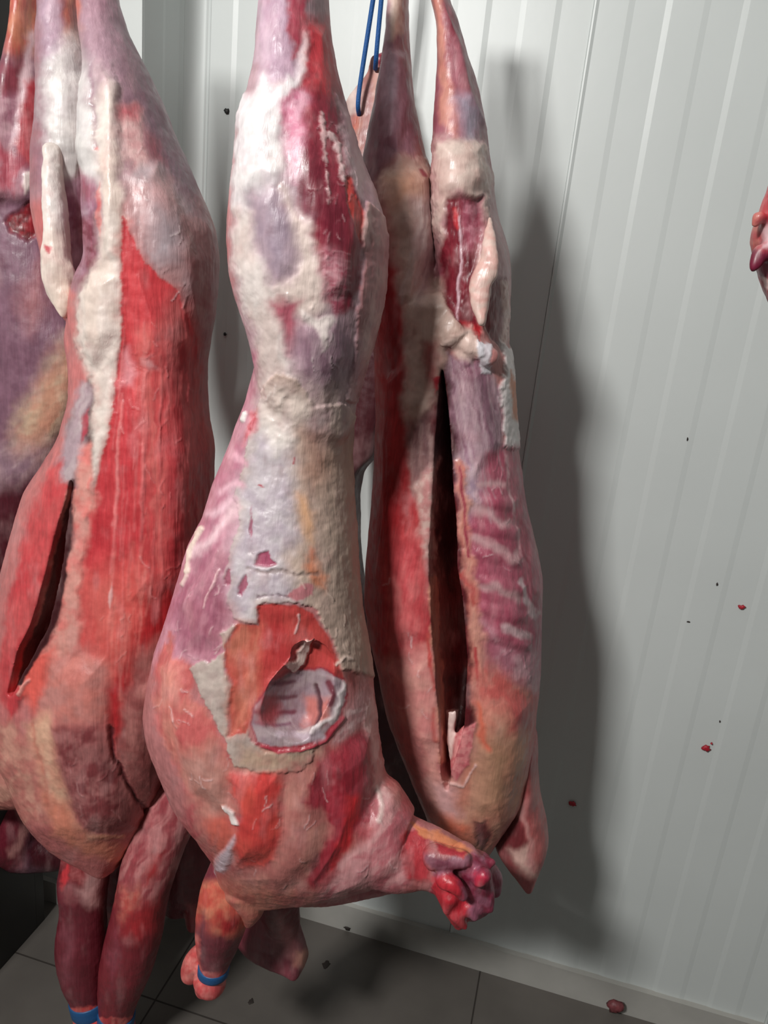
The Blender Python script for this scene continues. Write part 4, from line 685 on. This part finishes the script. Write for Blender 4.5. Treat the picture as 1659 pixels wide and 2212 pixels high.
kneeA = [P([(110, 1820), (260, 1820), (230, 1880), (180, 1930), (140, 1900)], (150, 50, 56), 8, col2=(190, 104, 104), amt=.5, sc=16), P([(186, 1880), (222, 1860), (220, 1960), (196, 1960), (150, 1925), (180, 1920)], (206, 150, 148), 8), P([(128, 1890), (146, 1870), (150, 1900), (136, 1925)], (220, 50, 60), 4), P([(140, 1920), (165, 1916), (165, 1950), (142, 1950)], (150, 80, 84), 7),
         P([(140, 2000), (158, 2000), (156, 2120), (136, 2120)], (140, 68, 80), 9), P([(140, 2176), (280, 2172), (280, 2300), (140, 2300)], (222, 62, 62), 3, col2=(230, 110, 100), amt=.6, sc=9, st=3)]
legA1 = flesh('foreleg', [tube([(205, 1780, YA, 56), (190, 1850, YA - .01, 47), (178, 1910, YA - .02, 45), (180, 1960, YA - .02, 40), (176, 2040, YA - .02, 46), (180, 2100, YA - .02, 42), (190, 2150, YA - .02, 32), (194, 2172, YA - .02, 29), (206, 2200, YA - .02, 38), (214, 2250, YA - .02, 36), (212, 2270, YA - .02, 20)])], kneeA, A, vox=.0022, base=(116, 34, 48))
kneeA2 = [P([(260, 1740), (460, 1660), (460, 1760), (330, 1960), (260, 1960)], (168, 70, 78), 8, col2=(206, 128, 128), amt=.65, sc=12, st=4, sl=.5), P([(330, 1850), (350, 1840), (336, 1890), (316, 1910)], (196, 50, 54), 8), P([(262, 1920), (300, 1910), (302, 1950), (270, 1990), (255, 1980)], (206, 84, 76), 9, col2=(214, 120, 104), amt=.5, sc=8), P([(280, 1970), (345, 1940), (340, 2010), (300, 2040), (270, 2020)], (176, 36, 44), 14), P([(236, 2060), (250, 2010), (258, 2060), (244, 2140)], (140, 58, 72), 8), P([(200, 2198), (300, 2198), (300, 2300), (200, 2300)], (206, 58, 64), 3, col2=(226, 110, 104), amt=.6, sc=9, st=3)]
legA2 = flesh('foreleg', [tube([(395, 1700, YA + .02, 62), (350, 1790, YA, 54), (322, 1870, YA - .01, 52), (305, 1945, YA - .015, 48), (290, 2020, YA - .02, 50), (272, 2090, YA - .02, 47), (256, 2150, YA - .02, 36), (251, 2195, YA - .02, 28), (250, 2225, YA - .02, 34), (252, 2270, YA - .02, 28)])], kneeA2, A, vox=.0022, base=(132, 36, 48))
flesh('neck', [tube([(400, 1690, YA + .12, 70), (410, 1800, YA + .12, 68), (400, 1900, YA + .12, 56), (385, 1945, YA + .12, 34)]), tube([(420, 1900, YA + .11, 30), (420, 1975, YA + .10, 18), (418, 2000, YA + .1, 14)]), tube([(300, 1850, YA + .1, 60), (250, 1940, YA + .1, 40), (240, 1985, YA + .1, 14)])],
      [P([(400, 1950), (440, 1950), (440, 2020), (400, 2020)], (186, 70, 78), 5), P([(230, 1970), (250, 1970), (250, 2000), (230, 2000)], (196, 80, 88), 5)], A, vox=.0028, base=(122, 46, 58), label='dark neck end behind the forelegs')

# ------------------------------------------------------------------ carcass at the left edge, behind the left one
YO = 1.10
O = tag(empty('lamb_carcass', at(20, 700, YO)), 'dusky purple carcass cut off by the left edge, orange shanks above', 'carcass')
paintO = [P([(-40, -270), (120, -270), (100, 120), (40, 130), (10, 110)], (200, 122, 92), 10, col2=(190, 84, 70), amt=.6, sc=10, st=6), P([(0, 130), (70, 120), (60, 220), (-20, 300)], (140, 56, 70), 16), P([(62, 80), (76, 60), (72, 200), (46, 260), (20, 340), (-30, 420), (20, 300)], (206, 170, 176), 6),
          P([(60, 180), (92, 168), (112, 250), (112, 380), (80, 360), (40, 340), (30, 300)], (176, 44, 58), 6, col2=(196, 84, 92), amt=.5, sc=14), P([(-60, 240), (30, 200), (46, 220), (10, 330), (-60, 360)], (166, 104, 124), 9, col2=(206, 160, 170), amt=.6, sc=20), P([(-60, 300), (10, 300), (60, 360), (40, 420), (-60, 420)], (196, 140, 152), 12, col2=(180, 70, 88), amt=.6, sc=16, st=3), P([(50, 380), (84, 350), (84, 380), (52, 420)], (226, 206, 200), 4, up=.002),
          P([(14, 470), (56, 445), (90, 430), (96, 490), (60, 520), (20, 500)], (150, 22, 34), 6, up=-.003, col2=(96, 10, 20), amt=.6, sc=12), P([(40, 640), (90, 560), (100, 660), (60, 720)], (166, 104, 110), 18), P([(170, 690), (190, 760), (150, 900), (100, 1000), (20, 1010), (40, 900), (110, 780)], (210, 180, 150), 20, 7, col2=(214, 150, 122), amt=.5, sc=26, sl=.6),
          P([(-80, 980), (120, 960), (60, 1120), (-80, 1120)], (150, 118, 132), 24, col2=(190, 160, 164), amt=.5, sc=20, sl=.8), P([(-80, 1060), (130, 1020), (90, 1500), (-80, 1500)], (84, 26, 38), 20)]
partsO = [loft([(40, -250), (38, 0), (33, 90), (20, 160), (2, 230), (-30, 320), (-50, 420)], [(72, -250), (74, 0), (72, 70), (68, 160), (62, 240), (60, 320), (70, 420)], YO - .02, [(-250, .02), (0, .025), (200, .04), (420, .06)], p=2.1),
          loft([(76, -250), (78, 0), (74, 70), (66, 150), (46, 240), (24, 330), (0, 430)], [(94, -250), (98, 0), (104, 150), (112, 250), (118, 400), (122, 520)], YO, [(-250, .018), (0, .02), (200, .04), (420, .06)], p=2.1),
          loft([(-40, 300), (-120, 450), (-160, 800), (-150, 1100), (-120, 1400), (-80, 1600)], [(110, 300), (124, 500), (165, 690), (184, 740), (176, 860), (130, 990), (100, 1080), (70, 1200), (30, 1330), (6, 1420), (-10, 1600)], YO, [(300, .05), (600, .065), (1100, .065), (1600, .05)], p=2.2),
          tube([(-70, 1560, YO, 80), (-40, 1700, YO - .02, 86), (0, 1790, YO - .04, 78), (60, 1830, YO - .02, 46), (130, 1840, YO, 34)])]
paintO += [P([(-40, 1700), (30, 1700), (70, 1780), (50, 1880), (-40, 1900)], (120, 26, 46), 10), S([(46, 1742), (60, 1780), (44, 1810), (20, 1850)], 8, (196, 130, 126), 7), P([(60, 1790), (160, 1790), (160, 1890), (60, 1880)], (70, 14, 26), 10)]
flesh('body', partsO, paintO, O, vox=.0025, base=(128, 88, 106))

# ------------------------------------------------------------------ dark half carcass behind, tied up on blue rope
YD2 = 1.235
D = tag(empty('lamb_carcass', at(800, 900, YD2)), 'dark carcass hung on blue rope in the gap behind the middle one', 'carcass')
paintD = [P([(720, 100), (840, 100), (860, 330), (760, 340), (730, 260)], (196, 140, 126), 14, col2=(170, 108, 106), amt=.6, sc=18, st=3), P([(740, 190), (776, 180), (770, 240), (750, 250)], (232, 208, 200), 7), P([(762, 250), (780, 236), (772, 300), (758, 330)], (196, 96, 72), 5), P([(800, 112), (838, 112), (830, 140), (812, 140)], (150, 44, 60), 4)]
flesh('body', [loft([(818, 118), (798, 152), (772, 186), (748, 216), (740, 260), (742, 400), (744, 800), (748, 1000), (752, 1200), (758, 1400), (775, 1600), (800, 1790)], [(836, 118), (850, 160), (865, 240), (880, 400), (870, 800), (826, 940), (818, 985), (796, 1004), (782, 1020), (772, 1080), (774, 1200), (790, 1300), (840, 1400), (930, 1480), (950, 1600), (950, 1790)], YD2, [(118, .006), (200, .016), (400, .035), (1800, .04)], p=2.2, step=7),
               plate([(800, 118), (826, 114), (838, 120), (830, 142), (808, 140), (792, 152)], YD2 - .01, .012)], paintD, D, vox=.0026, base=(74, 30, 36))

# ------------------------------------------------------------------ meat at the right edge
YE = .86
E_ = tag(empty('hanging_meat', at(1665, 540, YE)), 'ragged red cut of meat poking in at the right edge', 'meat')
flesh('body', [loft([(1720, -260), (1712, 100), (1690, 340), (1664, 396), (1648, 440), (1640, 470), (1629, 492), (1624, 530), (1630, 560), (1640, 600), (1652, 640), (1672, 680)], [(1780, -260), (1800, 100), (1820, 340), (1830, 500), (1800, 640), (1740, 690)], YE, [(-260, .02), (300, .05), (680, .04)], step=6),
               tube([(1644, 545, YE - .03, 18), (1630, 575, YE - .035, 12), (1622, 588, YE - .035, 5)]), tube([(1640, 470, YE - .03, 14), (1630, 485, YE - .03, 8)])],
      [P([(1600, 380), (1700, 380), (1700, 470), (1640, 470)], (206, 60, 70), 5), P([(1615, 460), (1645, 455), (1640, 560), (1615, 560)], (206, 120, 110), 5, col2=(190, 70, 80), amt=.5, sc=10), P([(1644, 490), (1700, 480), (1700, 540), (1648, 540)], (226, 186, 190), 5), P([(1600, 545), (1700, 545), (1700, 600), (1600, 600)], (120, 24, 56), 5), P([(1645, 600), (1662, 606), (1662, 630), (1648, 624)], (236, 200, 196), 3)], E_, vox=.002, base=(170, 50, 66), lumps=.003)

# ------------------------------------------------------------------ ties and ropes
from mathutils.bvhtree import BVHTree
def band(name, p, q, Y, wide, legs, label):
    """a flat strap laid round a leg: its middle at photo point p, the leg running towards q"""
    V0 = []; F0 = []
    for g in legs:
        o = len(V0); V0 += [v.co.copy() for v in g.data.vertices]; F0 += [tuple(i + o for i in f.vertices) for f in g.data.polygons]
    tree = BVHTree.FromPolygons(V0, F0)
    c = at(p[0], p[1], Y); ax = _n(at(q[0], q[1], Y) - c); A = _n(np.cross(ax, [0, 1., 0])); B_ = np.cross(A, ax)
    w = wide * np.linalg.norm(c - [0, 0, CH]) / F; n = 64; hs = np.array([-.5, -.42, -.15, .15, .42, .5]); th = [.0008, .0022, .0026, .0026, .0022, .0008]
    Rr = np.zeros((len(hs), n))
    for k, h in enumerate(hs):
        for i in range(n):
            a = 2 * math.pi * i / n; d = math.cos(a) * A + math.sin(a) * B_; o = c + ax * h * w + d * .11
            hit = tree.ray_cast(Vector(o), Vector(-d), .11); Rr[k, i] = .11 - hit[3] if hit[0] is not None else .012
    Rr = np.minimum(Rr, np.median(Rr) * 1.12)
    Rr = np.median(Rr, 0)[None] * .6 + Rr * .4
    for _ in range(3): Rr = (np.roll(Rr, 1, 1) + 2 * Rr + np.roll(Rr, -1, 1)) / 4
    V = []; m = len(hs); Fs = []
    for i in range(n):
        a = 2 * math.pi * i / n; d = math.cos(a) * A + math.sin(a) * B_
        for k in range(m): V.append(ax * hs[k] * w + d * (Rr[k, i] + th[k]))
        for k in range(m)[::-1]: V.append(ax * hs[k] * w + d * (Rr[k, i] - .001))
        for k in range(2 * m):
            j = (i + 1) % n; Fs.append((i * 2 * m + k, j * 2 * m + k, j * 2 * m + (k + 1) % (2 * m), i * 2 * m + (k + 1) % (2 * m)))
    o = link_mesh(name, V, Fs, M_BLUE, True); o.location = tuple(map(float, c)); return tag(o, label, 'band')
band('blue_tie_band', (463, 2093), (464, 2060), YB, 20, [legB], "blue band around the middle carcass's foreleg stump")
band('blue_tie_band', (192, 2166), (181, 2120), YA - .02, 26, [legA1], 'leftmost blue band, around the straight hanging shank')
band('blue_tie_band', (251, 2195), (262, 2130), YA - .02, 24, [legA2], 'blue band at the bottom around the slanting shank')
def cord(name, pts, r, mat, label, cat):
    V, Fs = tube([(x, y, Y, r) for (x, y, Y) in pts], n=12, sub=4)
    o = link_mesh(name, V, Fs, mat, True); return tag(o, label, cat)
yr = YD2 - .035
rope = tag(empty('blue_rope', at(800, 100, yr)), 'thin blue rope looped through the dark carcass by the wall', 'rope')
for pts in ([(776, 250, yr + .02), (773, 234, yr), (774, 205, yr), (792, 90, yr), (812, -40, yr), (830, -160, yr)], [(811, 148, yr + .02), (812, 128, yr), (818, 60, yr), (826, -20, yr), (834, -160, yr)]):
    V, Fs = tube([(x, y, Y, 4.4) for (x, y, Y) in pts], n=12, sub=4); o = link_mesh('strand', V, Fs, M_ROPE, True); parent(o, rope)

# ------------------------------------------------------------------ scraps stuck to the wall
def scrap(name, x, y, rx, ry, col, label, cat, Y=YW - .002, seed=0, th=.004, up=False):
    r = random.Random(seed); n = 14; V = []; k = np.linalg.norm(at(x, y, Y) - [0, 0, CH]) / F; c = at(x, y, Y)
    out = [(rx * r.uniform(.6, 1.2) * math.cos(2 * math.pi * i / n) * k, ry * r.uniform(.6, 1.2) * math.sin(2 * math.pi * i / n) * k) for i in range(n)]
    for s, d in ((1, 0), (.92, -.6), (.5, -1.)):
        V += [(a * s, d * th, b * s) if not up else (a * s, b * s, -d * th) for (a, b) in out]
    V.append((0, -th, 0) if not up else (0, 0, th)); Fs = []
    for q in range(2):
        for i in range(n): Fs.append((q * n + i, q * n + (i + 1) % n, (q + 1) * n + (i + 1) % n, (q + 1) * n + i))
    for i in range(n): Fs.append((2 * n + i, 2 * n + (i + 1) % n, 3 * n))
    Fs.append(tuple(range(n))[::-1])
    o = link_mesh(name, V, Fs, col, True); o.location = tuple(map(float, c)); return tag(o, label, cat)
M_SCRAP = simple('red_meat_scrap', (176, 34, 50), .35, bump=.4, bscale=500, var=.2, vscale=200)
scrap('meat_scrap', 1602, 1311, 8, 5, M_SCRAP, 'highest red meat scrap stuck on the ribbed wall', 'meat scrap', seed=1)
scrap('meat_scrap', 1525, 1616, 8, 8, M_SCRAP, 'red meat scrap on the lit wall beside the shadow edge', 'meat scrap', seed=2)
scrap('meat_scrap', 1237, 1736, 8, 6, M_SCRAP, 'red meat scrap on the shaded wall by the folded foreleg', 'meat scrap', seed=3)
scrap('meat_scrap', 1537, 1605, 2.4, 2, M_SCRAP, 'tiny meat crumb beside a larger scrap on the lit wall', 'meat scrap', seed=4)
scrap('meat_scrap', 1328, 2172, 16, 14, simple('dull_meat_scrap', (120, 60, 64), .5, bump=.3, bscale=300, var=.3, vscale=120), 'dull red scrap lying against the skirting at the floor', 'meat scrap', Y=YW - .026, seed=5, th=.012)
scrap('dirt_speck', 1549, 1262, 2, 3.6, M_SPECK, 'upper black speck on the right of the ribbed wall', 'dirt speck', seed=6, th=.0015)
scrap('dirt_speck', 1487, 1343, 4, 1.8, M_SPECK, 'black speck on the ribbed wall beside the carcass shadow', 'dirt speck', seed=7, th=.0015)
scrap('dirt_speck', 1485, 948, 2, 4, M_SPECK, 'small dark speck high up on the ribbed wall', 'dirt speck', seed=8, th=.0015)
scrap('dirt_speck', 1555, 1558, 1.5, 2.5, M_SPECK, 'tiny speck on a rib just above the lit meat scrap', 'dirt speck', seed=9, th=.0015)
scrap('screw', 490, 240, 5.5, 5.5, M_STEEL, 'screw head right of the corner strip, upper one', 'screw', seed=10, th=.003)
scrap('screw', 486, 722, 4, 4, M_STEEL, 'screw head low beside the corner strip', 'screw', seed=12, th=.003)
scrap('dirt_spot', 750, 2005, 7, 5, M_SPECK, 'dark spot on the skirting below the middle carcass', 'dirt spot', Y=YW - .014, seed=13, th=.002)
fl = lambda x, y: float(-CH / (W.T @ np.array([(x - CX) / F, (y - CY) / F, 1.]))[2] * (W.T @ np.array([(x - CX) / F, (y - CY) / F, 1.]))[1])
scrap('dirt_spot', 705, 2084, 8, 10, M_SPECK, 'dark blot on the floor, nearer the wall', 'dirt spot', Y=fl(705, 2084), seed=14, th=.001, up=True)
scrap('dirt_spot', 542, 2164, 5, 7, M_SPECK, 'dark blot on the floor by the lit streak', 'dirt spot', Y=fl(542, 2164), seed=15, th=.001, up=True)
